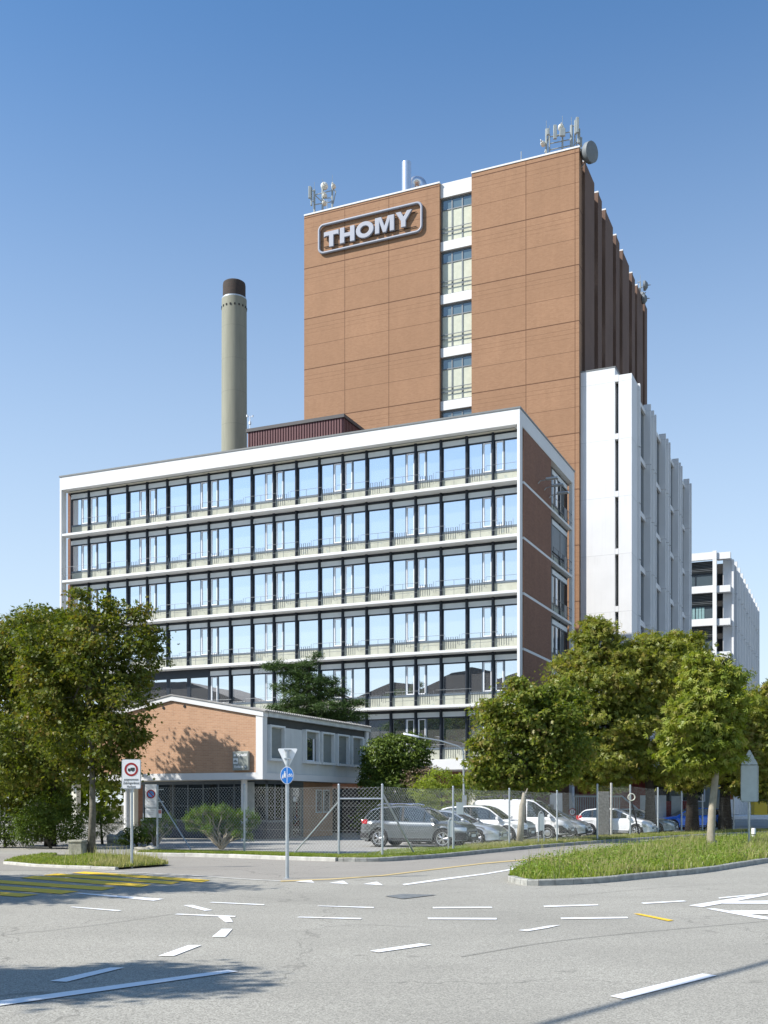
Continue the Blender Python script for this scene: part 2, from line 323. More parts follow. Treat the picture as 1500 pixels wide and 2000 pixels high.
# painted markings: every polygon measured on the road plane
def marks(name, polys, z, m):
    g = MB()
    for p in polys: g.add([gr(x, y)+Vector((0,0,z)) for x, y in p], [tuple(range(len(p)))])
    o = g.build(name, m, fix=False); return struct(o)
white = [
 [(145,1746),(160,1745.5),(320,1757),(300,1760.5)], [(136,1773),(143,1772.3),(238,1779.5),(230,1781)], [(358,1769.5),(376,1769),(415,1779),(400,1780.3)],
 [(408,1764),(415,1763),(517,1767.6),(515,1769.3)], [(341,1787.5),(346,1786),(461,1790.6),(458,1792.8)], [(426,1792),(448,1792.6),(455,1802),(441,1803)],
 [(433,1816),(454,1816),(440,1831.5),(414,1831.5)], [(368,1848),(394,1848),(340,1869),(309,1869)], [(215,1892),(243,1892),(130,1920),(97,1918.5)],
 [(445,1896.5),(465,1899.5),(0,1967),(-60,1975),(-60,1966),(0,1957)], [(619,1771),(623,1770.3),(731,1773),(729,1775)], [(580,1793.3),(584,1792),(707,1794.7),(704,1797)],
 [(845,1773),(960,1772.5),(962,1774.5),(846,1775.5)], [(835,1794),(970,1794.5),(970,1797.5),(837,1797)], [(1061,1770.5),(1167,1767.5),(1169,1769.5),(1064,1773)],
 [(1095,1794),(1225,1792.3),(1227,1795),(1096,1796.8)], [(1252,1764.5),(1335,1760),(1341,1761.7),(1257,1766.8)],
 [(1012,1818.5),(1037,1816),(1070,1810),(1095,1808.3),(1070,1814),(1030,1820.5)], [(722,1859),(820,1844.7),(843,1847),(740,1862)], [(1192,1948),(1372,1904),(1400,1907.5),(1217,1954)],
 [(1345,1770),(1500,1745),(1640,1722),(1640,1726),(1500,1749.5),(1372,1773)], [(1379,1776),(1397,1776),(1500,1792.6),(1600,1808),(1600,1812),(1500,1797.5),(1478,1795)],
 [(1408,1766.2),(1440,1761),(1640,1759),(1640,1767)], [(1425,1780),(1640,1779),(1640,1787),(1458,1786.5)], [(1403,1754.3),(1465,1748.6),(1478,1748.8),(1405,1756.3)],
 [(576.7,1722.7),(606.7,1718.8),(614,1725)], [(642.3,1725.7),(670,1721.3),(680.7,1727.6)], [(709.3,1727.7),(736,1723.2),(748.3,1730)],
 [(786,1728),(820,1723),(870,1716),(910,1711.3),(950,1706.3),(1020,1694),(1022,1696),(950,1708.4),(900,1715),(830,1724.6),(790,1730)], [(1116,1682.2),(1180,1675),(1182,1676.6),(1118,1684)]]
def shave(p): return p
marks('road_marking', white, .009+.004, M['mark_white'])
yel = [[(140,1705.8),(165,1703.3),(411,1719.8),(393,1724.5)], [(84,1710.5),(111,1706.8),(352,1723.7),(334,1728.2)], [(40,1715.9),(68,1711.5),(296,1728.6),(275,1734)],
 [(-60,1721.8),(-60,1716),(226,1734.8),(199,1740.2)], [(-80,1733),(-80,1725.5),(153.5,1741.8),(120,1747.2)], [(-80,1744.5),(-80,1737.5),(74.5,1748.5),(40.6,1753)],
 [(1237,1786),(1250,1786),(1316,1799),(1305,1800.5)]]
marks('crosswalk', yel, .014, M['mark_yellow'])
yl = [(548,1721.2),(640,1717.5),(743,1710.6),(850,1697.5),(950,1685.5),(1060,1676),(1140,1669.8),(1220,1659)]
marks('path_marking', [[yl[i], yl[i+1], (yl[i+1][0], yl[i+1][1]+1.7), (yl[i][0], yl[i][1]+1.9)] for i in range(len(yl)-1)], .014, M['mark_yellow_pale'])
def seam(px, w=1.6):
    a = [gr(x, y) for x, y in px]; a = smoothpts(a, 2); L, Rr = ribbon(a, -.018*w, .018*w, .0115); g = MB(); g.add(L+Rr, [(i, i+1, len(L)+i+1, len(L)+i) for i in range(len(L)-1)]); return struct(g.build('road_seam', tar_m))
tar_m = mat('tar_seam', (.21,.205,.185), .8, var=.3, sc=6)
seam([(820,1812),(700,1806),(640,1811)], .4); seam([(1115,1750),(1300,1733),(1500,1722)], .4); seam([(0,1828),(160,1812),(300,1792),(350,1784)], .4); seam([(900,1870),(1100,1835),(1500,1800)], .5)
mh = marks('manhole_cover', [[(752,1751.5),(787,1747.2),(853,1749),(787,1757)]], .015, mat('cover_metal', (.16,.17,.17), .6, var=.3, sc=8)); del mh['kind']
props(mh, 'dark grey steel cover plate in the road near the white give-way teeth', 'manhole cover')

# ------------------------------------------------------------------ the office block
OFF = thing('office_building', C0, 'six-storey white framed office block with long bands of mirrored windows', 'building', rz=TH)
g = MB(); K = 6; ST = 3.45; Z0 = 4.55; LL = -35.36; BW = 34.86/20; D = 14.05; ZT = 25.05
def slabz(k): return Z0+ST*k
# frame: fins, roof band, slabs
g = MB(); g.box(LL, LL+.16, 0, .56, 3.4, 26.0); g.box(-.18, 0, 0, .56, 3.4, 26.0); g.box(-.25, 0, D-.62, D, 0, ZT); g.box(LL, LL+.2, D-.5, D, 0, ZT)
g.box(LL+.16, -.18, 0, .5, ZT, 26.0); g.box(LL, LL+.5, .56, D, ZT, 26.0); g.box(-.5, 0, .56, D, ZT, 26.0); g.box(LL+.5, -.5, D-.5, D, ZT, 26.0)
g.build('roof_band', M['white'], OFF, bevel=.012)
g = MB(); g.box(LL+.5, -.5, .5, D-.5, ZT+.01, 25.5); g.build('roof', M['coping'], OFF)
g = MB(); g.box(LL-.04, .04, -.04, .4, 26.0, 26.11); g.box(LL-.04, LL+.4, .4, D, 26.0, 26.11); g.box(-.4, .04, .4, D+.04, 26.0, 26.11); g.box(LL+.4, -.4, D-.4, D+.04, 26.0, 26.11); g.build('roof_edge', M['coping'], OFF)
for k in range(1, 6):
    z = slabz(k); g = MB(); g.box(LL+.16, -.18, .03, .95, z-.17, z); g.box(LL+.45, -.45, .95, D-.1, z-.17, z-.002); g.box(-.45, -.02, .95, D-.62, z-.17, z); g.build('floor_slab', M['white'], OFF, bevel=.01)
g = MB(); g.box(LL, 0, -.02, .5, 3.9, 4.55); g.box(LL+.1, -.02, .5, D, 3.9, 4.53); g.build('floor_slab', M['white'], OFF, bevel=.01)
g = MB(); g.box(LL+.2, -.5, .6, D-.1, ZT-.02, ZT); g.build('soffit', M['soffit'], OFF)
for k in range(6):
    z = slabz(k); zt = slabz(k+1)-.17 if k < 5 else ZT-.02
    g = MB(); g.box(-.24, -.02, .9, 7.5, z+.002, zt); g.build('brick_wall', M['brick_office'], OFF)
    g = MB(); g.box(LL, LL+.25, .9, D-1, z+.002, zt); g.build('brick_wall', M['brick_office'], OFF)
g = MB(); g.box(LL+.3, -1.3, D-.4, D-.1, 0, ZT-.03); g.box(LL+4, -4, 4, D-3, 0, 3.9); g.box(LL+.4, -7.6, 7, 7.2, 4.6, 25); g.build('rear_wall', M['brick_office'], OFF)
for i in range(0, 21, 3): g = MB(); g.box(LL+.6+i*BW-.25, LL+.6+i*BW+.2, .9, 1.4, 0, 3.9); g.build('column', M['soffit'], OFF)
# one window of each sort: frame, pane, sash, blind box
def make_window(kind, w):
    """facade window in its own corner frame, x to the right, y into the house"""
    h = 3.28; y0 = .9
    f = MB(); f.box(w-.075, w+.075, y0-.12, y0+.1, 0, h, 0); f.box(w-.02, w+.02, y0-.16, y0-.12, 0, h, 0)
    f.box(.075, w-.075, y0+.02, y0+.1, 3.08, h, 0); f.box(.075, w-.075, y0, y0+.1, .68, .80, 1); f.box(.075, w-.075, y0, y0+.1, 2.68, 2.76, 0)
    f.box(.075, .15, y0+.01, y0+.1, .80, 2.68, 0); f.box(w-.12, w-.075, y0+.01, y0+.1, .80, 2.68, 0)
    if kind == 0: f.box(.66, .74, y0+.0, y0+.1, .80, 2.68, 1)
    if kind == 1: f.box(w-.74, w-.66, y0+.0, y0+.1, .80, 2.68, 1)
    o = f.build('window', [M['navy'], M['greyframe']])
    p = MB(); p.add([(.15,y0+.06,.80),(w-.12,y0+.06,.80),(w-.12,y0+.06,2.68),(.15,y0+.06,2.68)], [(0,1,2,3)]); p.build('pane', M['glass'], o)
    b = MB(); b.box(.11, w-.10, y0-.04, y0+.05, 2.76, 3.08); b.build('blind_box', M['blind'], o)
    if kind < 2:
        x0, x1 = (.155, .655) if kind == 0 else (w-.655, w-.125)
        s = MB()
        for a in ((x0, x0+.045, .82, 2.66), (x1-.045, x1, .82, 2.66), (x0+.045, x1-.045, .82, .88), (x0+.045, x1-.045, 2.62, 2.66)): s.box(a[0], a[1], y0-.012, y0+.055, a[2], a[3])
        s.build('sash', M['wframe'], o)
    return o
protos = {k: make_window(k, BW) for k in range(3)}
used = set(); rest = []
for k in range(5, -1, -1):
    vis = 20 if k >= 2 else (13 if k == 1 else 7)
    for j in range(20):      # j counts from the right
        kind = (0, 1, 2)[j % 3]; x = -.25-(j+1)*BW
        if j < vis:
            o = protos[kind] if kind not in used else copy_tree(protos[kind])
            used.add(kind); [setattr(ch, 'rotation_euler', (R(rng.normal(0,.12)), 0, R(rng.normal(0,.12)))) for ch in o.children if ch.name.startswith('pane')]; o.parent = OFF; o.location = (x, 0, slabz(k)+.001)
        else: rest.append((kind, x, slabz(k)+.001))
f = MB(); gl = MB()
for kind, x, z in rest:
    for (a, b, c, d) in ((BW-.075, BW+.075, 0, 3.28), (.075, BW-.075, .68, .8), (.075, BW-.075, 2.68, 3.28), (.075, .15, .8, 2.68), (BW-.12, BW-.075, .8, 2.68)): f.box(x+a, x+b, .9, 1.0, z+c, z+d)
    gl.add([(x+.15,.96,z+.8),(x+BW-.12,.96,z+.8),(x+BW-.12,.96,z+2.68),(x+.15,.96,z+2.68)], [(0,1,2,3)])
fo = f.build('window_row', M['navy'], OFF); fo['kind'] = 'stuff'; go = gl.build('pane', M['glass'], fo)
for k in range(6):
    z = slabz(k); g = MB(); g.box(LL+.3, -.26, .93, 1.05, z+.003, z+.68); g.build('parapet_panel', M['panel'], OFF)
    zt = slabz(k+1)-.17 if k < 5 else ZT
    g = MB(); g.box(LL+.27, LL+.36, .86, 1.0, z+.002, zt-.003); g.box(-.34, -.255, .86, 1.0, z+.002, zt-.003); g.build('end_post', M['navy'], OFF)
    # railing: thin rods with meanders, every second bay, alternating per floor
    g = MB(); r = .013
    def rod(pts, rr=r): g.tube(pts, rr, 4, cap=False)
    off = BW if k % 2 else 0; x = -.35-off; y = .06
    xs = [x-2*BW*i for i in range(12)]
    rod([(-.2, y, z+.95), (xs[0]-.1, y, z+.95)]) if off else None
    for x0 in xs:
        if x0-2*BW < LL-.5: break
        a, b = x0-.1, x0-1.85        # cluster spans a..c, long rail c..b
        c_ = x0-1.15
        rod([(a, y, z+.95), (a, y, z+.25)])
        px = [a-.12-i*.155 for i in range(7)]; path = [(a-.1, y, z+.35), (px[0], y, z+.35), (px[0], y, z+.80)]
        for i in range(1, 6):
            path += [(px[i], y, z+(.80 if i % 2 else .08)), (px[i], y, z+(.08 if i % 2 else .80))]
        rod(path, .021)
        e = max(x0-2*BW+.05, LL+.25); rod([(px[5]-.08, y, z+.30), (px[5]-.08, y, z+.95), (e, y, z+.95), (e, y, z+.25), (a-.1 if False else e, y, z+.25)])
        rod([(px[5]-.08, y, z+.35), (e, y, z+.35)]); mx = (px[5]+e)/2; rod([(mx, y, z+.95), (mx, y, z-.08)], .014)
    g.build('railing', M['rail'], OFF)
# side windows on the right face
for k in range(6):
    z = slabz(k); zt = slabz(k+1)-.17 if k < 5 else ZT
    f = MB(); X = -.40
    f.box(X-.1, X+.02, 8.9, 9.05, z, zt); f.box(X-.1, X+.02, 13.3, 13.44, z, zt); f.box(X-.1, X+.04, 11.2, 11.4, z, zt); f.box(X-.08, X+.01, 9.05, 13.3, z+.68, z+.8); f.box(X-.08, X+.0, 9.05, 13.3, z+2.68, z+2.76); f.box(X-.08, X+.0, 9.05, 13.3, z+3.08, zt)
    o = f.build('side_window', M['navy'], OFF)
    p = MB(); p.add([(X-.03,9.05,z+.8),(X-.03,13.3,z+.8),(X-.03,13.3,z+2.68),(X-.03,9.05,z+2.68)], [(0,1,2,3)]); p.build('pane', M['glass_dark'], o)
    p = MB(); p.box(X-.05, X+.05, 9.07, 13.28, z+2.76, z+3.08); p.build('blind_box', M['blind'], o)
    p = MB(); p.box(X+.0, X+.03, 10.1, 10.5, z+.82, z+2.66) if k != 4 else p.box(X, X+.03, 9.07, 13.28, z+.9, z+2.66); p.build('curtain' if k != 4 else 'shutter', M['wframe'] if k != 4 else M['rail'], o)
    p = MB(); p.box(X-.1, X-.02, 9.0, 13.35, z, z+.68); p.build('parapet_panel', M['panel'], OFF)
    p = MB(); p.box(X-.1, X, 7.5, 8.9, z, zt); p.build('brick_pier', M['brick_office'], OFF)
    g = MB()
    for zz in (.95, .35): g.tube([(-.06, 8.2, z+zz), (-.06, 13.45, z+zz)], .018, 5)
    for yy in (8.25, 9.6, 10.8, 12.3): g.tube([(-.06, yy, z-.05), (-.06, yy, z+.95)], .018, 5)
    g.box(-.09, -.04, 11.2, 11.9, z+.1, z+.95); g.build('railing', M['navy'], OFF)
# penthouse of ribbed maroon sheet
m_mar = mat('maroon_sheet', (.115, .040, .042), .45, var=.08, spec=.4)
PH = thing('roof_penthouse', WP(-14.42, 5, 25.5), 'maroon ribbed sheet-metal plant room on the flat office roof', 'plant room', rz=TH)
g = MB(); Lp = 7.75; n = 36
for i in range(n):
    x0 = -Lp+Lp*i/n; w = Lp/n; g.box(x0, x0+w*.6, -.06, 0, 0, 3.6); g.box(x0+w*.6, x0+w, -.001, .04, 0, 3.6)
for i in range(26):
    y0 = .04+i*.25; g.box(0, .05, y0, y0+.15, 0, 3.6); g.box(-.03, .001, y0+.15, y0+.25, 0, 3.6)
g.build('ribbed_wall', m_mar, PH); g = MB(); g.box(-Lp-.12, .14, -.14, 6.9, 3.6, 3.84); g.build('roof', mat('dark_cap', (.05,.045,.045), .5), PH)
g = MB(); g.box(-Lp+.1, -.1, .1, 6.5, 0, 3.5); g.build('core_wall', m_mar, PH)
WS = thing('weather_station', WP(-14.42-7.6, 5.0, 29.34), 'small white weather station on the left end of the maroon plant room', 'weather station')
g = MB(); g.tube([(0,0,0),(0,0,.95)], .03, 6); g.tube([(-.2,0,.9),(.2,0,.9)], .02, 5); g.lathe([(.07,0),(.07,.14)], (-.2,0,.9), 8); g.lathe([(.05,0),(.08,.1)], (.2,0,.9), 8); g.lathe([(.09,0),(.09,.2)], (0,0,.35), 8); g.build('mast', M['wframe'], WS)
# floodlights on arms
fl = None
for (px, py, b) in ((1055, 940, 4.2), (1072, 953, 5.7), (1083, 968, 7.0)):
    zc = EYE+(HZ-py)/F*(66.5+.917*b)
    if fl is None:
        fl = thing('floodlight', WP(-.02, b, zc), '', 'floodlight', 'floodlights on arms at the office side wall', rz=TH)
        g = MB(); g.tube([(0,0,-.15),(.15,0,0),(1.0,-.1,.05)], .035, 6); g.build('arm', M['galv'], fl)
        g = MB(); g.box(.55, 1.35, -.22, .10, .0, .13); g.build('lamp_head', M['galv'], fl, bevel=.03); o = fl
    else:
        o = copy_tree(fl); o.location = WP(-.02, b, zc)
    o['label'] = {940: 'grey floodlight arm on the shaded office side wall, nearest the white corner', 953: 'grey floodlight arm on the shaded office side wall, middle one of three', 968: 'grey floodlight arm beside the top side window, rearmost of three'}[py]

# ------------------------------------------------------------------ the brick tower
TOW = thing('brick_tower', C0, 'tall brown brick warehouse tower with a white and glass window strip', 'building', rz=TH)
TA0, TA1, TB, TZ = -24.95, -1.37, 21.3, 54.15
def solve_s(px, a0=0., b=21.3):
    r = (px-CX)/F; X0 = C0.x+BX.x*b; Y0 = C0.y+BX.y*b; return (r*Y0-X0)/(AX.x-r*AX.y)
TA0 = solve_s(595); WL, WR = solve_s(858.5), solve_s(921)
g = MB(); g.box(TA0, WL, TB, TB+1.2, 0, TZ-.15); g.build('front_wall', M['brick_tower'], TOW)
g = MB(); g.box(WR, TA1, TB, TB+1.2, 0, TZ); g.build('front_wall', M['brick_tower'], TOW)
g = MB(); g.box(TA0-.06, TA0, TB+.02, 51.8, 0, TZ-.2); g.box(TA0, TA1-.7, TB+1.2, 51.5, TZ-1, TZ-.7); g.build('rear_wall', M['brick_tower'], TOW)
g = MB(); g.box(TA0-.05, WL+.02, TB-.05, TB+.4, TZ-.15, TZ-.02); g.box(WR-.02, TA1+.05, TB-.05, TB+.4, TZ, TZ+.13); g.build('coping', M['white'], TOW)
g = MB(); g.box(TA1-.9, TA1-.55, TB+1.2, 51.8, 0, TZ-.3); g.build('side_wall', M['brick_tower'], TOW)
side_m = mat('side_brown', (.165,.105,.078), .8, var=.10, sc=.5, spec=.2, streak=.25)  # brown of the side panels, darker than the front brick
def bq(px, a=TA1):
    r = (px-CX)/F; X0 = C0.x+AX.x*a; Y0 = C0.y+AX.y*a; return (r*Y0-X0)/(BX.x-r*BX.y)
panels = [(None,1135.7),(1142.5,1160.9),(1168,1175.6),(1182.4,1197.2),(1203.2,1210),(1215.9,1228.7),(1234.3,1240.2),(1244.5,1255.5),(1259,1264)]
bs_ = []
for p0, p1 in panels:
    b0 = TB+1.2 if p0 is None else bq(p0); b1 = bq(p1); bs_.append((b0, b1))
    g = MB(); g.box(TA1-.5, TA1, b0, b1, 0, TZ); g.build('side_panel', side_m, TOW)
    g = MB(); g.box(TA1-.55, TA1+.03, b0, b0+.35, TZ, TZ+.12); g.build('coping', M['white'], TOW)
lw = None
for i in range(len(bs_)-1):
    y0, y1 = bs_[i][1], bs_[i+1][0]
    for k in range(7):
        z = TZ-3.9-k*4.48*2-(4.48 if i % 2 else 0)
        if z < 20: continue
        g = MB(); g.box(TA1-.52, TA1-.06, y0+.02, y0+.10, z, z+2.6); g.box(TA1-.5, TA1-.45, y0+.10, y1-.1, z, z+2.6); g.build('slot_window', M['blind'], TOW)
    g = MB(); g.box(TA1-.53, TA1-.50, y0+.1, y1-.05, 15, TZ-1.2); g.build('slot', M['dark'], TOW)
# window strip
WW = WR-WL; tw = None
for k in range(9):
    zb = 48.35-4.48*k+(0 if k else 0)
    g = MB(); g.box(WL, WR-.002, TB+.22, TB+.7, zb, zb+.78 if k else zb+.78); g.build('spandrel', M['white'], TOW, bevel=.01)
    if tw is None:
        f = MB(); h = 3.70; y0, y1 = TB+.42, TB+.52
        for i in range(4): x = WL+.05+(WW-.1)*i/3; f.box(x-.05, x+.05, y0, y1, 0, h)
        f.box(WL, WR, y0+.01, y1-.01, 0, .12); f.box(WL, WR, y0+.01, y1-.01, h-.14, h); f.box(WL, WR, y0+.01, y1-.01, h-1.0, h-.92)
        for zz in (.75, 1.1): f.box(WL, WR, y0-.12, y0-.07, zz, zz+.05)
        tw = f.build('window', M['rail'], TOW); p = MB(); p.add([(WL,TB+.48,0),(WR,TB+.48,0),(WR,TB+.48,h-.96),(WL,TB+.48,h-.96)], [(0,1,2,3)])
        p.build('frosted_pane', mat('frosted_pane', (.55, .56, .44), .3, var=.08, sc=2.5), tw)
        p = MB(); p.add([(WL,TB+.48,h-.96),(WR,TB+.48,h-.96),(WR,TB+.48,h),(WL,TB+.48,h)], [(0,1,2,3)]); p.build('upper_pane', glass_mat('strip_glass', (.10,.15,.17), .08, 0, 1.7), tw); o = tw
    else: o = copy_tree(tw, TOW)
    o.location = (0, 0, 48.35-4.48*k+.78)
g = MB(); g.box(WL, WR-.002, TB+.22, TB+.7, 52.84, TZ-.12); g.build('top_panel', M['white'], TOW)
# letters sign
SG = thing('company_sign', WP(solve_s(623), TB-.16, 50.15), 'grey raised THOMY letters inside a rounded frame high on the brick tower', 'sign', rz=TH)
m_let = mat('sign_letters', (.29, .31, .365), .5, var=.02)
SW = solve_s(827)-solve_s(623); SH = 2.65
def rrect(w, h, r, x0=0, y0=0, n=6):
    P = []
    for cx, cy, a0 in ((w-r, r, -90), (w-r, h-r, 0), (r, h-r, 90), (r, r, 180)):
        for i in range(n+1): t = R(a0+90*i/n); P.append((x0+cx+r*math.cos(t), y0+cy+r*math.sin(t)))
    return P
outp = rrect(SW, SH, .55); c = [Vector((x, 0, z)) for x, z in rrect(SW-.2, SH-.2, .47, .1, .1)]
g = MB(); g.tube(c+[c[0], c[1]], .115, 10, cap=False); g.build('sign_frame', m_let, SG, smooth=True)
g = MB()
for zz in (.62, 1.85): g.box(.55, SW-.6, .06, .12, zz, zz+.04)
g.build('bracket_rail', M['dark'], SG)
lets = {'T': [(0,1.0),(0,.70),(.0,.66),(.12,.72),(.36,.72),(.36,0),(.68,0),(.68,.72),(.92,.72),(1.04,.66),(1.04,1.0)],
 'H': [(0,0),(0,1),(.33,1),(.33,.63),(.70,.63),(.70,1),(1.03,1),(1.03,0),(.70,0),(.70,.36),(.33,.36),(.33,0)],
 'M': [(0,0),(0,1),(.44,1),(.65,.42),(.86,1),(1.30,1),(1.30,0),(.99,0),(.99,.66),(.76,0),(.54,0),(.31,.66),(.31,0)],
 'Y': [(.36,0),(.36,.40),(0,1),(.36,1),(.55,.66),(.76,1),(1.12,1),(.69,.40),(.69,0)]}
def poly_inset(P, o): return P
x = .62
for ch, wd in (('T', 1.04), ('H', 1.03), ('O', 1.22), ('M', 1.30), ('Y', 1.12)):
    H = 1.38; s = 1.40; z0 = .45+.25*(x-.62)/7
    g = MB()
    if ch == 'O':
        n = 28; ro = [(.61+.61*math.cos(2*math.pi*i/n), .5+.52*math.sin(2*math.pi*i/n)) for i in range(n)]; ri = [(.61+.29*math.cos(2*math.pi*i/n), .5+.24*math.sin(2*math.pi*i/n)) for i in range(n)]
        vs = []
        for yy in (-.14, .06):
            vs += [(x+a*s, yy, z0+b*H) for a, b in ro]+[(x+a*s, yy, z0+b*H) for a, b in ri]
        fs = []
        for i in range(n):
            j = (i+1) % n; fs += [(i, j, n+j, n+i), (2*n+i, 3*n+i, 3*n+j, 2*n+j), (i, 2*n+i, 2*n+j, j), (n+i, n+j, 3*n+j, 3*n+i)]
        g.add(vs, fs)
    else: g.prism([(a*s, b*H) for a, b in lets[ch]], (x, -.14, z0), (1,0,0), (0,0,1), (0,.20,0))
    g.build('letter', m_let, SG, bevel=.045); x += wd*s+.10

# ------------------------------------------------------------------ white wing with precast fins
WG = thing('white_wing', C0, 'white precast building with slit windows and a long row of vertical fins beside the tower', 'building', rz=TH)
b0 = 21.7; Zw = 36.3
g = MB(); g.box(TA1+.02, 1.40, b0, b0+3, 0, Zw); g.build('front_wall', M['white_wing'], WG, bevel=.01)
g = MB(); g.box(1.68, 2.72, b0+.02, b0+2.5, 0, Zw-.65); g.build('front_pier', M['white_wing'], WG, bevel=.01)
g = MB(); g.box(TA1+.3, 2.3, b0+2.5, 54.5, 0, Zw-1.2); g.build('core_wall', M['white_wing'], WG)
g = MB(); g.box(1.402, 1.678, b0+.6, b0+.7, 0, Zw-.7); g.build('slit_back', M['glass_dark'], WG)
g = MB(); g.box(TA1, 1.45, b0-.03, b0+3, Zw, Zw+.09); g.build('coping', M['coping'], WG)
for k in range(8):
    z = Zw-1.15-4.55*k
    g = MB(); g.box(1.402, 1.678, b0+.01, b0+.5, z-4.55+.0, z-4.55+.45) if k else g.box(1.402, 1.678, b0+.01, b0+.5, z, z+.55); g.build('band', M['white_wing'], WG)
g = MB(); g.box(1.402, 1.678, b0+.01, b0+.5, Zw-1.15-4.55, Zw-1.15-4.1); g.build('band', M['white_wing'], WG)
tips = [24.2]+[29.2, 30.8, 31.95]+[37.1, 38.6, 39.8]+[44.9, 46.4, 47.5]+[52.4, 54.1]
zf = Zw-.55
for i, b in enumerate(tips):
    g = MB(); off = random.uniform(-.05, .05); z1 = zf+off
    for k in range(8):
        zt = z1-4.55*k if k else z1; zb = Zw-1.35-4.55*(k)-.0 if k == 0 else z1-4.55*(k+1)
        zlo = Zw-1.15-4.55*(k+1)+.02; zhi = z1 if k == 0 else Zw-1.15-4.55*k-.05
        inx = 2.30 if i % 3 == 1 or i == 0 else 2.42
        if i == 0: g.box(2.72, 2.9, b, b+.35, zlo, zhi)
        else: g.add([(inx,b-.02,zlo),(2.9,b,zlo),(2.9,b+.22,zlo),(inx,b+.30,zlo),(inx,b-.02,zhi),(2.9,b,zhi),(2.9,b+.22,zhi),(inx,b+.30,zhi)], [(0,3,2,1),(4,5,6,7),(0,1,5,4),(1,2,6,5),(2,3,7,6),(3,0,4,7)])
        g.box(2.3, 2.82, b+.03, b+.2, zlo-.10, zlo) 
    g.build('fin', M['white_wing'], WG)
segs = [(24.6, 29.1), (32.3, 37.0), (40.1, 44.8), (47.8, 52.3)]
gw = glass_mat('wing_glass', (.012, .03, .04), .1, 0, 1.5)
for (s0, s1) in segs:
    for k in range(7):
        zt = Zw-1.5-4.55*k
        f = MB(); f.box(2.3, 2.5, s0, s1, zt, zt+.35); f.box(2.3, 2.42, s0, s1, zt-4.2, zt-4.0); f.box(2.3, 2.36, (s0+s1)/2-.05, (s0+s1)/2+.05, zt-4.0, zt); o = f.build('window', M['white_wing'], WG)
        p = MB(); p.box(2.3, 2.33, s0, s1, zt-4.0, zt-.002); p.build('pane', gw, o)

# ------------------------------------------------------------------ far white building of the same make
FB = thing('far_white_building', C0, 'farther white concrete frame building with louvred windows and fins at the right edge', 'building', rz=TH)
far_glass = glass_mat('far_glass', (.08,.11,.13), .15, 0, 1.8); b1 = 89.5; A1 = 1.5; Zf = 36.2; SF = 4.5
def fs(px, b): 
    r = (px-CX)/F; X0 = C0.x+BX.x*b; Y0 = C0.y+BX.y*b; return (r*Y0-X0)/(AX.x-r*AX.y)
xc0, xc1, xe0, xe1 = fs(1392.5, b1), fs(1400, b1), fs(1401, b1+.4), fs(1421, b1+.4)
g = MB(); g.box(xc0, xc1, b1-.4, b1+.2, 0, Zf+.1); g.build('column', M['white_wing'], FB)
xs1 = fs(1412, b1+1.2); xs2 = fs(1429.5, b1+1.2)
g = MB(); g.box(xs1, xs2, b1+1.2, b1+1.6, 0, Zf-.8); g.box(xs2-.01, xs2+.25, b1+1.0, b1+1.9, 0, Zf-1.0); g.build('pier', M['white_wing'], FB)
for k in range(8):
    z = Zf-SF*k-5.45+.0 if False else Zf-1.0-SF*(k)
    g = MB(); zz = z-(0 if k == 0 else 0)
    g.box(xc0-12, xc0, b1-.2, b1+.3, z-.0, z+(1.0 if k == 0 else .95)); g.box(xc1, xs1+1.1, b1-.1, b1+.9, z-.05, z+.85); g.build('floor_beam', M['white_wing'], FB)
    f = MB(); f.box(xc0-12, xc0, b1+1.0, b1+1.1, z-1.7, z-.001)
    for i in range(7): f.box(xc0-12, xc0, b1+.55, b1+.98, z-.12-i*.21, z-.06-i*.21)
    f.build('louvre', M['rail'], FB)
    f = MB(); 
    for i in range(5): f.box(xc0-.1-i*2.4, xc0-.02-i*2.4, b1+.9, b1+1.1, z-SF+.9, z-1.65)
    f.box(xc0-12, xc0, b1+.9, b1+1.08, z-1.75, z-1.62); o = f.build('window', M['navy'], FB)
    p = MB(); p.add([(xc0-12,b1+1,z-SF+.9),(xc0,b1+1,z-SF+.9),(xc0,b1+1,z-1.65),(xc0-12,b1+1,z-1.65)], [(0,1,2,3)]); p.build('pane', far_glass, o)
    p = MB()
    for i in range(11): p.box(xc0-1.6-i*.42, xc0-1.25-i*.42, b1+.94, b1+.97, z-SF+.9, z-1.7)
    if k: p.build('curtain', mat('teal_curtain', (.20,.32,.33), .8), o)
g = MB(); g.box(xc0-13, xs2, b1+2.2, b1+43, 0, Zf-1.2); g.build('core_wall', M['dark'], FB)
def fbq(px, a):
    r = (px-CX)/F; X0 = C0.x+AX.x*a; Y0 = C0.y+AX.y*a; return (r*Y0-X0)/(BX.x-r*BX.y)
for i in range(10):
    b = b1+2.6+i*4.15
    g = MB(); zt_ = Zf-1.0
    for k in range(8): g.box(xs2-1.3, xs2+.55, b, b+.45, zt_-SF*(k+1)+.08, zt_-SF*k-(.0 if k == 0 else 0)); g.box(xs2-1.2, xs2+.3, b+.05, b+.4, zt_-SF*(k+1)-.05, zt_-SF*(k+1)+.08)
    g.box(xs2-.3, xs2+.05, b+.45, b+4.0, 0, zt_-.3); g.build('fin', M['white_wing'], FB)

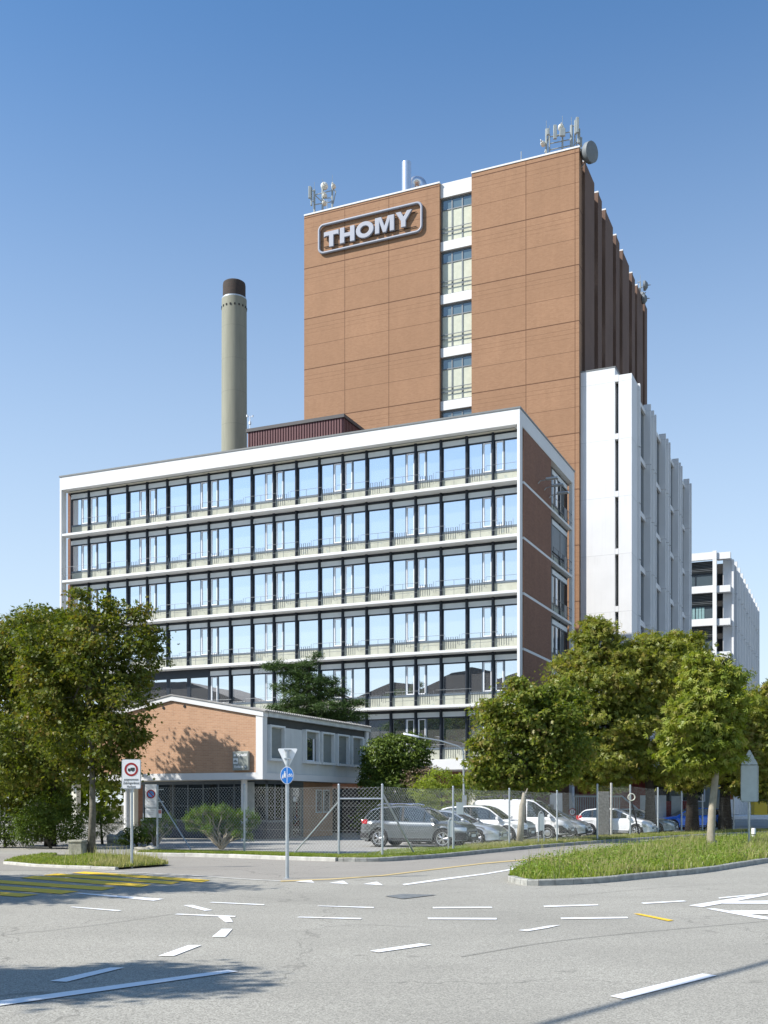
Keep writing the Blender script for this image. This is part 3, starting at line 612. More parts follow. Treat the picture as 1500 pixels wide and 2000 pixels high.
# ------------------------------------------------------------------ chimney
YC = 140.; cx = at(457.5, 1572, YC); CH = thing('factory_chimney', (cx.x, YC, 0), 'tall round concrete chimney with a dark brick crown behind the office', 'chimney')
zt = EYE+(HZ-553)*YC/F; zk = EYE+(HZ-587)*YC/F
mc, t, bs = node_mat('chimney_concrete'); bs.inputs['Roughness'].default_value = .85; co = coords(t)
c = mixc(t, noise(t, co, 1.6, 5, .65, .3, .7, (1,1,.10)), (.22,.225,.175), (.28,.28,.22)); sep = t.nodes.new('ShaderNodeSeparateXYZ'); t.links.new(co, sep.inputs[0])
jl = mth(t, 'LESS_THAN', mth(t, 'MODULO', sep.outputs[2], 4.2), .06); c = mixc(t, mth(t, 'MULTIPLY', jl, .35), c, (.12,.12,.10)); t.links.new(c, bs.inputs['Base Color'])
g = MB(); g.lathe([(1.72,0),(1.64,zk-20),(1.60,zk)], n=40); g.build('shaft', mc, CH, smooth='auto')
g = MB(); g.lathe([(1.60,zk),(1.46,zk+.1),(1.46,zt-.35),(1.42,zt-.1),(1.30,zt)], n=40); g.build('crown', brick_mat('crown_brick', (.045,.04,.035), (.075,.05,.04), (.09,.08,.07)), CH, smooth='auto')
g = MB(); g.lathe([(1.60,0),(1.60,.16)], (0,0,zk), 40); g.build('ring', M['galv'], CH)
for i in range(16):
    t_ = 2*math.pi*i/16
    for dz in (0.9, 2.4): 
        pass
g = MB()
for i in range(18):
    t_ = 2*math.pi*i/18; c_, s_ = math.cos(t_), math.sin(t_); g.add([Vector((c_*1.59, s_*1.59, zk-1.1))+Vector((-s_*u, c_*u, v)) for u, v in ((-.09,-.12),(.09,-.12),(.09,.12),(-.09,.12))]+[Vector((c_*1.66, s_*1.66, zk-1.1))+Vector((-s_*u, c_*u, v)) for u, v in ((-.09,-.12),(.09,-.12),(.09,.12),(-.09,.12))], [(0,1,2,3),(4,5,6,7),(0,1,5,4),(1,2,6,5),(2,3,7,6),(3,0,4,7)])
g.build('vent', M['dark'], CH)
# steel flue on the tower roof
a_f = solve_s(794, b=25.); p = WP(a_f, 25., 53); Yf = p.y; z1 = EYE+(HZ-318)*Yf/F
PF = thing('roof_flue', p, 'shiny round steel flue with an elbow pipe on the tower roof', 'flue'); m_st = mat('bright_steel', (.72,.73,.75), .28, metal=.85, var=.04)
g = MB(); g.lathe([(.42,0),(.42,z1-53)], n=28); g.build('pipe', m_st, PF, smooth='auto')
g = MB(); zc_ = z1-53-1.55; q = [(.95+.5*math.cos(R(180-i*15)), 1.0, zc_+.5*math.sin(R(180-i*15))) for i in range(13)]; q = [(.45, 1.0, 0), (.45, 1.0, zc_*.5)]+q+[(1.45, 1.0, zc_-.25)]; g.tube(q, .42, 18); g.build('elbow', m_st, PF, smooth='auto')
# ------------------------------------------------------------------ antennas
m_ant = mat('antenna_grey', (.33,.36,.35), .55, var=.1); m_dish = mat('dish_white', (.66,.66,.60), .5, var=.05); m_dg = mat('dish_grey', (.17,.19,.20), .6, var=.1)
def AP(px, py, Y, d=0): return at(px, py, Y)+Vector((0, d, 0))
def antenna(label, Y, zroof, masts, panels_, dishes, bars, base):
    T = thing('antenna_frame', (base.x, base.y, zroof), label, 'antenna')
    for px, y0, r in masts:
        p = AP(px, y0, Y); g = MB(); g.tube([(p.x, p.y, zroof-.6), p], r, 6); g.tube([p, p+Vector((0,0,.7))], .02, 4); g.build('mast', m_ant, T, world=True)
    for px, y0, y1, w, d in panels_:
        p, q = AP(px, y0, Y, d), AP(px, y1, Y, d); g = MB(); g.box(p.x-w/2, p.x+w/2, p.y-.1, p.y+.1, q.z, p.z); g.tube([(p.x, p.y+.1, (p.z+q.z)/2), (p.x+.05, p.y+.5, (p.z+q.z)/2)], .05, 5); g.build('panel_antenna', m_ant, T, world=True, bevel=.03)
    for px, py, r, dx, dy in dishes:
        p = AP(px, py, Y); d = Vector((dx, dy, .0)).normalized(); g = MB(); g.tube([p-d*.12, p+d*.10, p+d*.32], [r, r, r*.45], 18); g.tube([p+d*.3, p+d*.6], .05, 5); g.build('dish', m_dish if py < 400 and r < .9 else m_dg, T, world=True)
    g = MB()
    for x0, yy0, x1, yy1 in bars: g.tube([AP(x0, yy0, Y), AP(x1, yy1, Y)], .045, 5)
    g.build('crossbar', m_ant, T, world=True); return T
Y1 = 89.2
antenna('antenna frame with tall panels on the near right corner of the tower roof', Y1, TZ, [(1067,252,.09),(1073,262,.07),(1098.5,243,.08),(1116,245,.12),(1133,268,.08)],
 [(1083,249,276,.28,-.3),(1069.5,256,268,.22,-.3),(1122.5,241,268,.20,-.4),(1125.5,237,267,.24,-.5),(1129.5,255,283,.22,-.2),(1097,256.5,272,.46,-.4),(1134,269,286,.25,0)],
 [(1060.5,281,.20,-.5,-1),(1095.5,249,.24,-.1,-1)], [(1072,268,1098,262),(1098,261,1116,257),(1073,281,1116,272),(1073,293,1116,284),(1085,268,1097,262),(1116,247,1124,245),(1121,284,1134,270),(1064,298,1073,262),(1120,290,1124,262),(1128,290,1122,265)], at(1098, 290, Y1))
BD = thing('microwave_dish', (*at(1147, 300, Y1).xy, 51.5), 'big grey round microwave dish hanging off the near right corner of the tower roof', 'dish')
p = at(1151, 298.5, 87.0); d = Vector((.62, -.66, -.12)).normalized(); g = MB(); g.tube([p-d*.42, p-d*.1, p+d*.28, p+d*.30], [.55, .80, .80, .74], 32); g.build('drum', m_dg, BD, world=True, smooth='auto')
g = MB(); q = WP(TA1-.2, TB+.8, 0); g.tube([p-d*.4, (q.x, q.y, p.z+.3)], .28, 12); g.tube([p-d*.3+Vector((0,0,-.5)), (q.x, q.y, p.z-1.2)], .05, 6); g.build('bracket', m_dg, BD, world=True)
Y2 = WP(-23.4, 23.4, 0).y
antenna('antenna frame with four pale dishes on the left end of the tower roof', Y2, TZ, [(614,371,.10),(630,365,.10),(649,357,.09)], [(605.5,368,391,.25,-.3),(608.5,369,404,.16,-.2)],
 [(633.5,363.5,.32,-.1,-1),(634.5,382.5,.20,-.1,-1),(633.5,397,.22,-.1,-1),(651.5,364,.20,-.1,-1)], [(614,381,649,372),(616,382,628,393),(614,400,649,394),(630,388,649,386),(651,398,656,374),(656,374,651,370),(608,372,614,374),(607,395,613,392)], at(630, 400, Y2))
Y3 = WP(TA1, 49, 0).y; p3 = WP(TA1-.5, 49, TZ)
antenna('small antenna frame with white horn dishes on the far end of the tower roof', Y3, TZ, [(1250.5,551,.07),(1245,560,.05),(1254,570,.05)], [(1246.5,562,580,.25,0)],
 [(1259,558,.50,.9,-.3),(1257.5,584,.48,.9,-.3),(1254,576,.3,.4,-.9)], [(1244,566,1256,560),(1246,552,1251,549),(1244,580,1256,577)], at(1250, 590, Y3))
for px, b in ((639,21.6),(1018,21.6)):
    q = WP(solve_s(px, b=b), b, TZ-.1); o = thing('lightning_rod', q, 'thin lightning rod on the tower roof edge '+('above the sign' if px < 700 else 'right of the window strip'), 'lightning rod')
    g = MB(); g.tube([(0,0,0),(0,0,1.1)], .03, 5); g.build('rod', m_ant, o)

# ------------------------------------------------------------------ gatehouse
G0 = at(513, 1572, 50.); G0.z = 0
GH = thing('gatehouse', G0, 'low gatehouse with brick gable and white edges over a glazed ground floor', 'building', rz=TH)
gl_, gd = 10.0, 11.9; E0, ZR, ZB = 6.0, 6.92, 2.86
m_st2 = mat('grey_stucco', (.60,.62,.61), .9, var=.06, sc=.9, spec=.15, streak=.22, bmp=.2); m_sh = mat('roller_slats', (.27,.29,.275), .6, var=.05)
def gable(x): return E0+(ZR-E0)*(1-abs(x+gl_/2)/(gl_/2))
g = MB(); g.prism([(-gl_+.3, ZB+.32), (-.36, ZB+.32), (-.36, gable(-.36)-.25), (-gl_/2, ZR-.27), (-gl_+.3, gable(-.36)-.25)], (0,.06,0), (1,0,0), (0,0,1), (0,.3,0)); g.build('brick_gable', M['brick_gate'], GH)
g = MB(); g.prism([(-gl_, ZB), (0, ZB), (0, E0), (-gl_/2, ZR), (-gl_, E0), (-gl_, ZB), (-gl_+.3, ZB+.32), (-gl_+.3, E0-.2), (-gl_/2, ZR-.27), (-.36, gable(-.36)-.27), (-.36, ZB+.32), (-gl_+.3, ZB+.32)], (0,0,0), (1,0,0), (0,0,1), (0,.28,0)) if False else None
g.box(-gl_, .0, 0, .34, ZB, ZB+.32); g.box(-.36, 0, 0, .42, ZB+.32, E0-.0); g.box(-gl_, -gl_+.3, 0, .42, ZB+.32, E0)
for s in (0, 1):
    x0, x1 = ((-gl_-.05, -gl_/2), (-gl_/2, .05))[s]; g.prism([(x0, gable(x0)-.24), (x1, gable(x1)-.24), (x1, gable(x1)+.0), (x0, gable(x0)+.0)], (0,-.04,0), (1,0,0), (0,0,1), (0,.46,0))
g.build('gable_edge', M['white'], GH)
g = MB()
for s in (0, 1):
    x0, x1 = ((-gl_-.1, -gl_/2), (-gl_/2, .16))[s]; g.prism([(x0, gable(x0)+.005), (x1, gable(x1)+.005), (x1, gable(x1)+.06), (x0, gable(x0)+.06)], (0,-.08,0), (1,0,0), (0,0,1), (0,gd+.2,0))
for i in range(60): y = .05+i*gd/60; g.tube([(-.5, y, gable(-.5)+.07), (.2, y, gable(.2)+.07)], .055, 5)
g.build('roof', mat('fibre_cement', (.33,.32,.30), .9, var=.2, sc=2), GH)
g = MB(); g.tube([(-5.05-.45, .03, 6.35), (-5.05-.45, .05, 6.35)], .07, 10); g.tube([(-4.3, .03, 6.38), (-4.3, .05, 6.38)], .07, 10); g.build('vent_hole', M['dark'], GH)
g = MB(); g.box(-.42, -.08, .42, gd-.35, ZB+.32, E0-.62); g.build('side_wall', m_st2, GH)
g = MB(); g.box(-.36, .0, .34, gd, ZB, ZB+.31); g.box(-.36, .0, gd-.34, gd, ZB+.31, E0-.02); g.build('side_band', M['white'], GH)
g = MB(); g.box(-.40, -.12, .42, gd-.34, E0-.62, E0-.2); g.build('dark_frieze', mat('frieze_dark', (.055,.058,.055), .8), GH)
g = MB(); g.box(-.30, .10, .42, gd+.02, E0-.22, E0-.0); g.build('gutter', mat('gutter_grey', (.55,.57,.55), .6, var=.15, streak=.3), GH)
def gq(px): 
    r = (px-CX)/F; return (r*G0.y-G0.x)/(BX.x-r*BX.y)
for i, (p0, p1) in enumerate(((524.5,553.5),(594,620.3),(626,650.6),(656.7,679.5),(685,706.6))):
    y0, y1 = gq(p0), gq(p1); z0, z1 = 3.86, 5.42; X = -.08
    f = MB(); w = .09; f.box(X-.25, X+.20, y0, y0+w, z0, z1); f.box(X-.25, X+.20, y1-w, y1, z0, z1); f.box(X-.25, X+.20, y0+w, y1-w, z1-w, z1); f.box(X-.25, X+.26, y0-.03, y1+.03, z0-.12, z0)
    o = f.build('window', mat('surround', (.66,.68,.67), .7, var=.05) if i == 0 else bpy.data.materials['surround'], GH)
    s = MB(); zb = z0+.0 if i != 1 else z0+1.15
    n = int((z1-w-zb)/.06)
    for q in range(n): zz = zb+q*.06; s.add([(X+.003,y0+w,zz),(X+.003,y1-w,zz),(X+.028,y1-w,zz+.03),(X+.028,y0+w,zz+.03),(X+.003,y1-w,zz+.06),(X+.003,y0+w,zz+.06)], [(0,1,2,3),(3,2,4,5)])
    s.build('roller_shutter', m_sh, o)
    if i == 1:
        s = MB(); s.box(X+.002, X+.01, y0+w, y1-w, z0, zb); s.build('pane', M['glass_dark'], o)
        s = MB(); s.box(X+.011, X+.05, y0+w+.02, y0+w+.1, z0, zb); s.box(X+.011, X+.05, y1-w-.3, y1-w-.2, z0, zb); s.box(X+.011, X+.05, y0+w+.1, y1-w-.3, z0, z0+.06); s.build('sash', M['wframe'], o)
# ground floor
g = MB(); g.box(-gl_+.2, -.38, .36, gd-.1, ZB+.02, ZB+.06); g.build('soffit', M['soffit'], GH)
X = -1.15; yg = 2.4
g = MB(); g.box(-gl_+1.5, X-.01, yg, yg+.15, 0, .85); g.box(X-.15, X, yg, 4.7, 0, .82); g.build('plinth', mat('dark_plinth', (.05,.06,.09), .6), GH)
g = MB(); g.box(X-.3, X, 6.2, 9.6, .0, ZB); g.build('brick_wall', M['brick_gate'], GH); g = MB(); g.box(X-3.2, X-3.0, 9.4, gd+3, .0, ZB); g.box(X-3.2, .3, gd+2.8, gd+3, 0, ZB-.2); g.build('passage_shade_wall', M['dark'], GH)  # near-black colour of the passage walls stands in for shade under the overhang
f = MB()
for x in np.linspace(-gl_+1.6, X-.05, 9): f.box(x-.035, x+.035, yg+.02, yg+.12, .85, 2.75)
f.box(-gl_+1.5, X, yg-.06, yg+.14, .85, .95); f.box(-gl_+1.5, X, yg, yg+.14, 2.7, ZB); o = f.build('front_glazing', M['greyframe'], GH)
p = MB(); p.box(-gl_+1.6, X-.06, yg+.05, yg+.09, .95, 2.7); p.build('pane', M['glass_dark'], o)
f = MB()
for y in (2.45, 3.2, 3.95, 4.68): f.box(X-.1, X-.0, y, y+.07, .82, 2.72)
f.box(X-.1, X+.12, yg, 4.8, .82, .93); f.box(X-.1, X, yg, 6.2, 2.7, ZB); o = f.build('side_glazing', M['greyframe'], GH)
p = MB(); p.box(X-.07, X-.04, 2.5, 4.7, .93, 2.7); p.build('pane', M['glass_dark'], o)
f = MB(); f.box(X-.1, X+.01, 4.85, 4.95, 0, 2.7); f.box(X-.1, X+.01, 6.0, 6.18, 0, 2.7); f.box(X-.1, X+.01, 4.95, 6.0, 2.55, 2.7); f.box(X-.1, X, 4.95, 6.0, 0, .15); f.box(X-.1, X, 4.95, 5.05, .15, 2.55); f.box(X-.1, X, 5.9, 6.0, .15, 2.55); o = f.build('door', M['rail'], GH)
p = MB(); p.box(X-.07, X-.04, 5.05, 5.9, .15, 2.55); p.build('pane', M['glass_dark'], o); p = MB(); p.box(X+.0, X+.03, 5.1, 5.3, 1.85, 2.1); p.build('notice', M['wframe'], o)
for (y0, y1) in ((7.6, 8.3), (8.45, 9.2)):
    f = MB(); f.box(X-.02, X+.03, y0, y1, 1.25, 2.5); o = f.build('window', M['galv'], GH); p = MB(); p.box(X-.01, X+.035, y0+.1, y1-.06, 1.32, 2.44); p.build('pane', M['glass_dark'], o)
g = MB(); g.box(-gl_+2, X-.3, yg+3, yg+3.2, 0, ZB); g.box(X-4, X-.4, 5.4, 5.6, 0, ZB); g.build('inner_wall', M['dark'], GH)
for x in (-gl_+2.02, -1.28): g = MB(); g.tube([(x,.5,0),(x,.5,ZB)], .15, 20); g.build('column', M['white'], GH, smooth='auto')
g = MB(); g.box(-2.35, -1.75, 2.2, 2.26, 1.05, 2.78); g.build('notice_board', mat('board_grey', (.42,.46,.47), .5), GH)
# text helper
def text_mesh(s, size, loc, parent, m, name='lettering', rot=(R(90),0,0), ext=.002, off=0., ax='CENTER', sx=1):
    cu = bpy.data.curves.new(name, 'FONT'); cu.body = s; cu.size = size; cu.extrude = ext; cu.offset = off; cu.align_x = ax; cu.align_y = 'CENTER'
    o = bpy.data.objects.new(name, cu); COL.objects.link(o); bpy.context.view_layer.update()
    me = bpy.data.meshes.new_from_object(o.evaluated_get(bpy.context.evaluated_depsgraph_get())); bpy.data.objects.remove(o); bpy.data.curves.remove(cu)
    o = bpy.data.objects.new(name, me); COL.objects.link(o); me.materials.clear(); me.materials.append(m); o.parent = parent; o.location = loc; o.rotation_euler = rot; o.scale = (sx, 1, 1); return o
# entrance board on the brick gable
def gx(px, b=0): 
    r = (px-CX)/F; X0 = G0.x+BX.x*b; Y0 = G0.y+BX.y*b; return (r*Y0-X0)/(AX.x-r*AX.y)
x0, x1 = gx(457), gx(487.5); zc = EYE+(HZ-1486)*50.4/F; bh = .88
EB = thing('entrance_board', G0+AX*((x0+x1)/2)+Vector((0,0,zc)), 'grey square entrance board with white lettering and arrow on the brick gable', 'sign', rz=TH)
m_bd = mat('board_green_grey', (.27,.29,.26), .5, var=.03); hw = (x1-x0)/2
g = MB(); g.box(-hw, hw, -.12, .03, -bh/2, bh/2); g.build('board', m_bd, EB, bevel=.01)
wt = mat('white_lettering', (.85,.86,.85), .5, var=.02)
text_mesh('Nestlé', .19, (.10, -.125, bh/2-.17), EB, wt, off=.004); text_mesh('Einfahrt', .15, (-.09, -.125, -bh/2+.16), EB, wt, off=.004)
g = MB(); g.tube([(.2,-.124,-bh/2+.16),(.31,-.124,-bh/2+.16)], .012, 4); g.tube([(.26,-.124,-bh/2+.21),(.31,-.124,-bh/2+.16),(.26,-.124,-bh/2+.11)], .012, 4); g.build('arrow', wt, EB)
g = MB(); g.box(-hw+.04, -hw+.28, -.126, -.119, -.13, .12); o = g.build('car_symbol_field', wt, EB); g = MB(); g.prism([(-.1,-.05),(.1,-.05),(.1,.01),(.06,.02),(.03,.07),(-.05,.07),(-.08,.02),(-.1,.01)], (-hw+.16,-.1265,-.02), (1,0,0), (0,0,1), (0,-.003,0)); g.build('car_symbol', m_bd, o)
g = MB()
g.lathe([(.05,0),(.05,.004)], (-hw+.12,-.127,bh/2-.18), 12, axis='y')
for dx in (-.05, .0, .05): g.tube([(-hw+.12+dx,-.126,bh/2-.23),(-hw+.15+dx*1.2,-.126,bh/2-.10)], .008, 4)
g.build('nest_emblem', wt, EB)

# ------------------------------------------------------------------ chain-link fences
def fence(name, label, pts, heights, pitch, wr, mpost='galv', mw='galv_wire', z0=.1, braces=(), rails=(), pr=.035, barb=False, group=None):
    T = thing(name, (pts[0].x, pts[0].y, z0), label, 'fence', group)
    for p, h in zip(pts, heights):
        g = MB(); g.tube([(p.x, p.y, z0-.1), (p.x, p.y, z0+h)], pr, 10); g.lathe([(pr+.008,0),(pr*.4,.04)], (p.x, p.y, z0+h), 10); g.build('post', M[mpost], T, world=True, smooth='auto')
    g = MB(); gw_ = MB()
    for i in range(len(pts)-1):
        wr_ = wr*(1.15 if i < 3 and pitch < .16 else .9)
        a, b = pts[i], pts[i+1]; Lh = (b-a).length; d = (b-a)/Lh; h0, h1 = heights[i]-.06, heights[i+1]-.06; nn = Vector((-d.y, d.x, 0))
        def top(s): t = s/Lh; return h0+(h1-h0)*t-.05*math.sin(math.pi*t)
        def P(s, z, e=0): return Vector((a.x, a.y, z0))+d*s+Vector((0,0,z))+nn*e
        s = -3.0
        while s < Lh+3:
            for sg in (1, -1):
                lo = 0.; hi = 1e9; s_a = s; # line: x = s + sg*z
                zmin, zmax = .04, min(top(max(0, min(Lh, s+sg*1.0))), 9)
                za, zb = zmin, zmax
                if sg > 0: za = max(za, -s); zb = min(zb, Lh-s)
                else: za = max(za, s-Lh); zb = min(zb, s)
                if zb-za > .02: g.tube([P(s+sg*za, za, .004*sg), P(s+sg*zb, zb, .004*sg)], wr_, 3, cap=False)
            s += pitch
        for zz in (.06, .80, 1.55): gw_.tube([P(0, zz, -.02), P(Lh/2, zz-.01, -.02), P(Lh, zz, -.02)], wr*1.1, 3, cap=False)
        gw_.tube([P(0, h0, -.02), P(Lh/2, (h0+h1)/2-.05, -.02), P(Lh, h1, -.02)], wr*1.3, 3, cap=False)
        if barb:
            for zz in (.12, .25, .38): gw_.tube([P(0, h0+zz), P(Lh, h1+zz)], .006, 3, cap=False)
    g.build('wire_mesh', M[mw], T, world=True, fix=False); gw_.build('tension_wire', M[mw], T, world=True, fix=False)
    for (p, q, r) in braces: g = MB(); g.tube([p, q], r, 8); g.build('brace', M[mpost], T, world=True, smooth='auto')
    for (p, q, r) in rails: g = MB(); g.tube([p, q], r, 8); g.build('rail', M[mpost], T, world=True, smooth='auto')
    return T
def gz(px, py): return gr(px, py, .1)
P1, P2, P3, P4 = gz(307.4,1661), gz(477.4,1666), gz(661.7,1673), gz(746.7,1673.3)
P5, P6, P7, P8 = gz(885,1661), gz(994.8,1652), gz(1088,1646), gz(1166,1641)
def hh(p, py): return EYE+(HZ-py)/F*p.y-.1
pts = [P1, P2, P3, P4, P5, P6, P7, P8]; hs = [hh(P1,1535), hh(P2,1533), hh(P3,1533), hh(P4,1533), hh(P5,1537), hh(P6,1541), hh(P7,1545), hh(P8,1548)]
Z = lambda p, z: Vector((p.x, p.y, z))
b1_ = (Z(P1, .1+hs[0]-.35), Z(P1.lerp(P2, .41), .1), .022); q3 = P3.lerp(P2, .47); b3_ = (Z(P3, .1+hs[2]-.5), Z(q3, .1), .022); b4_ = (Z(P4, .1+hs[3]-.25), Z(P4.lerp(P5, .42), .1), .03)
fence('chain_link_fence', 'galvanised chain-link fence on the kerb in front of the parked cars', pts, hs, .125, .0018, braces=[b1_, b3_, b4_], rails=[(Z(P3, .1+hs[2]-.42), Z(P4, .1+hs[3]-.42), .026)])
# taller fence with barbed wire along the street trees
T1, T2, T3, T4, T5, T6, T7 = gz(1166.5,1642), gz(1231,1633.5), gz(1285,1629.5), gz(1331,1627), gz(1372,1625), gz(1433,1622.5), gz(1510,1620)
tp = [T1, T2, T3, T4, T5, T6, T7]
fence('tall_fence', 'taller chain-link fence with barbed wire strands along the street trees', tp, [hh(p, y) for p, y in zip(tp, (1532,1534,1539,1546,1552,1557,1560))], .17, .0019, mw='wire_dark', mpost='galv', barb=False, pr=.045)
TP = thing('fence_post', gz(1194,1631), 'tall pale post beside the grey concrete slab at the gate', 'post'); g = MB(); g.tube([(0,0,0),(0,0,hh(gz(1194,1631),1529))], .06, 10); g.build('post', M['kerb_pale'], TP, smooth='auto')
CS = thing('concrete_slab', gz(1179,1630), 'upright rough grey concrete slab between the white hatchback and the street fence', 'slab'); h = hh(gz(1179,1630), 1546)
g = MB(); g.box(-.30, .30, -.1, .1, 0, h); g.build('slab', mat('rough_concrete', (.25,.245,.22), .95, var=.35, sc=9, bmp=.8), CS, bevel=.02)
RB = thing('ring_barrier', gz(1231,1632), 'white ring fixed to a fence post above a slanting black bar', 'ring'); g = MB(); r0 = at(1232.5,1557,T2.y)-RB.location
g.tube([r0+Vector((.17*math.cos(t), -.1, .17*math.sin(t))) for t in np.linspace(0, 2*math.pi, 25)], .028, 6); g.build('ring', M['soffit'], RB); g = MB(); g.tube([r0+Vector((.0,-.1,-.2)), r0+Vector((.35,-.3,-r0.z+.05))], .04, 6); g.build('bar', M['black'], RB)

# ------------------------------------------------------------------ signs and poles
red = mat('sign_red', (.36,.02,.02), .45, var=.03); blue = mat('sign_blue', (.02,.20,.62), .4, var=.02); plate = mat('sign_plate', (.86,.87,.88), .4, var=.03); sback = mat('sign_back_grey', (.43,.49,.50), .5, metal=.2, var=.08, sc=4); ink = mat('sign_ink', (.04,.05,.05), .6)
def plate_box(g, w, z0, z1, y, t=.02, r=.04, m=None): g.prism(rrect(w, z1-z0, r, -w/2, z0), (0, y, 0), (1,0,0), (0,0,1), (0, t, 0), m)
# lorry ban sign
p = gr(257.4, 1696, .0); S = thing('lorry_ban_sign', p, 'white sign with a red ring round a lorry in the left grass island', 'traffic sign'); k = p.y/F
zt, zb = EYE+(HZ-1483)*k, EYE+(HZ-1541)*k; w = 37.5*k
g = MB(); g.tube([(0,0,0),(0,0,zt-.05)], .036, 12); g.build('pole', M['galv'], S, smooth='auto')
g = MB(); plate_box(g, w, zb, zt, -.06, .02, .05); plate_box(g, w-.035, zb+.018, zt-.018, -.064, .003, .04, 1); g.build('plate', [M['galv'], plate], S)
zc = EYE+(HZ-1503)*k; g = MB(); n = 40
def annulus(g, r0, r1, c, y, t=.002, m=0, n=40, a0=0):
    vs = []
    for yy in (y, y+t): vs += [(c[0]+r*math.cos(2*math.pi*i/n), yy, c[1]+r*math.sin(2*math.pi*i/n)) for r in (r0, r1) for i in range(n)]
    fs = []
    for i in range(n): j = (i+1) % n; fs += [(i, j, n+j, n+i), (2*n+i, 3*n+i, 3*n+j, 2*n+j), (i, 2*n+i, 2*n+j, j), (n+i, n+j, 3*n+j, 3*n+i)]
    g.add(vs, fs, m)
annulus(g, 13.2*k, 9.4*k, (0, zc), -.068); g.build('red_ring', red, S)
g = MB(); u = k*1.0
for x0, x1, a, b in ((-1.5, 6.8, -1.4, 3.6), (-6.4, -2.0, -2.2, 2.0), (-6.4, 6.8, -2.6, -1.4)): g.box(x0*u, x1*u, -.068, -.066, zc+a*u, zc+b*u)
for x in (-3.8, 3.2): g.tube([(x*u, -.069, zc-2.8*u), (x*u, -.066, zc-2.8*u)], 1.5*u, 12)
g.build('lorry_symbol', ink, S)
for i, s in enumerate(('ausgenommen', 'Zubringerdienst', 'Horburg')): text_mesh(s, 7.2*k, (0, -.067, EYE+(HZ-1522.5-i*7)*k), S, ink, sx=.68, ext=.001)
# no-stopping sign
p = gz(296, 1660); k = p.y/F; S = thing('no_parking_sign', p, 'white plate with a round blue and red no-parking sign, on the first fence post', 'traffic sign'); cx_ = 0
g = MB(); zt, zb, zm = EYE+(HZ-1532)*k-.1, EYE+(HZ-1596.5)*k-.1, EYE+(HZ-1578)*k-.1; w = 23.5*k
plate_box(g, w, zm+.01, zt, -.10, .02, .03, 1); plate_box(g, w*.96, zb, zm-.01, -.10, .02, .03, 1); g.box(-w/2, .45*w+.25, -.078, -.06, zm+.2, zm+.24, 0); g.box(-w/2, .45*w+.25, -.078, -.06, zt-.2, zt-.16, 0); g.build('plate', [M['galv'], plate], S)
zc = EYE+(HZ-1551)*k-.1; g = MB(); annulus(g, 8.6*k, 6.3*k, (0, zc), -.108, .003); g.prism([(-6*k,4.8*k),(-4.8*k,6*k),(6*k,-4.8*k),(4.8*k,-6*k)], (0,-.11,zc), (1,0,0), (0,0,1), (0,.003,0)); g.build('red_ring', red, S)
g = MB(); g.tube([(0,-.105,zc),(0,-.101,zc)], 6.4*k, 32); g.build('blue_disc', mat('sign_blue_pale', (.10,.28,.62), .45), S)
g = MB(); rr = mat('faded_print', (.62,.60,.60), .6)
for i, (zz, ww) in enumerate(((1566,7),(1569,6),(1572,7.5),(1584,7),(1588,5),(1591,4))): g.box(-ww*k, ww*k, -.103, -.1, EYE+(HZ-zz)*k-.1, EYE+(HZ-zz)*k-.08)
g.build('small_print', rr, S)
S = thing('small_notice', gz(312.5,1660.5), 'small white and red notice on the first fence post below the no-parking plate', 'sign'); g = MB(); zz = EYE+(HZ-1597)*k-.1; g.box(-.07, .07, -.07, -.05, zz, zz+.30); o = g.build('plate', plate, S); g = MB(); g.box(-.06, .06, -.073, -.0705, zz+.15, zz+.27); g.build('red_field', mat('faded_red', (.6,.16,.12), .6), o)
# give-way sign seen from behind, with the blue path sign facing us
p = gr(561, 1716); k = p.y/F; S = thing('path_sign_pole', p, 'slim pole with a round blue path sign below the back of a triangle', 'traffic sign')
zt = EYE+(HZ-1465)*k; g = MB(); g.tube([(0,0,0),(0,0,zt)], .042, 16); g.lathe([(.1,0),(.1,.012)], n=16); g.build('pole', M['galv'], S, smooth='auto')
g = MB(); za, zb = EYE+(HZ-1461.5)*k, EYE+(HZ-1500)*k
tri = []
for (cx_, cz_), a0 in zip(((16.8*k, za-2.2*k), (-16.8*k, za-2.2*k), (0, zb+1.2*k)), (-30, 90, 210)):
    for i in range(5): t_ = R(a0+i*30); tri.append((cx_+2.0*k*math.cos(t_), cz_+2.0*k*math.sin(t_)))
g.prism(tri, (.4*k, .05, 0), (1,0,0), (0,0,1), (0,.015,0)); g.build('triangle_back', mat('sign_back_white', (.86,.88,.88), .5, var=.04), S)
g = MB()
for zz in (za-3*k, za-20*k): g.box(-6*k, 7*k, -.046, .05, zz-.015, zz+.015)
g.build('clamp', M['galv'], S)
zc = EYE+(HZ-1514.5)*k; D_ = thing('tmp', (0,0,0), 'x', 'x'); bpy.data.objects.remove(D_)
g = MB(); g.prism([(12.9*k*math.cos(t_), 17*k*math.sin(t_)) for t_ in np.linspace(0, 2*math.pi, 41)[:-1]], (0,-.062,zc), (1,0,0), (0,0,1), (0,.012,0)); d1 = g.build('disc', plate, S)
g = MB()
for sgn in (-1, 1):
    g.prism([(sgn*max(.7*k, 12.0*k*math.cos(t_)), 16*k*math.sin(t_)) for t_ in np.linspace(-math.pi/2, math.pi/2, 24)], (0,-.0645,zc), (1,0,0), (0,0,1), (0,.003,0))
g.build('blue_field', blue, d1)
g = MB(); y = -.068; u = k
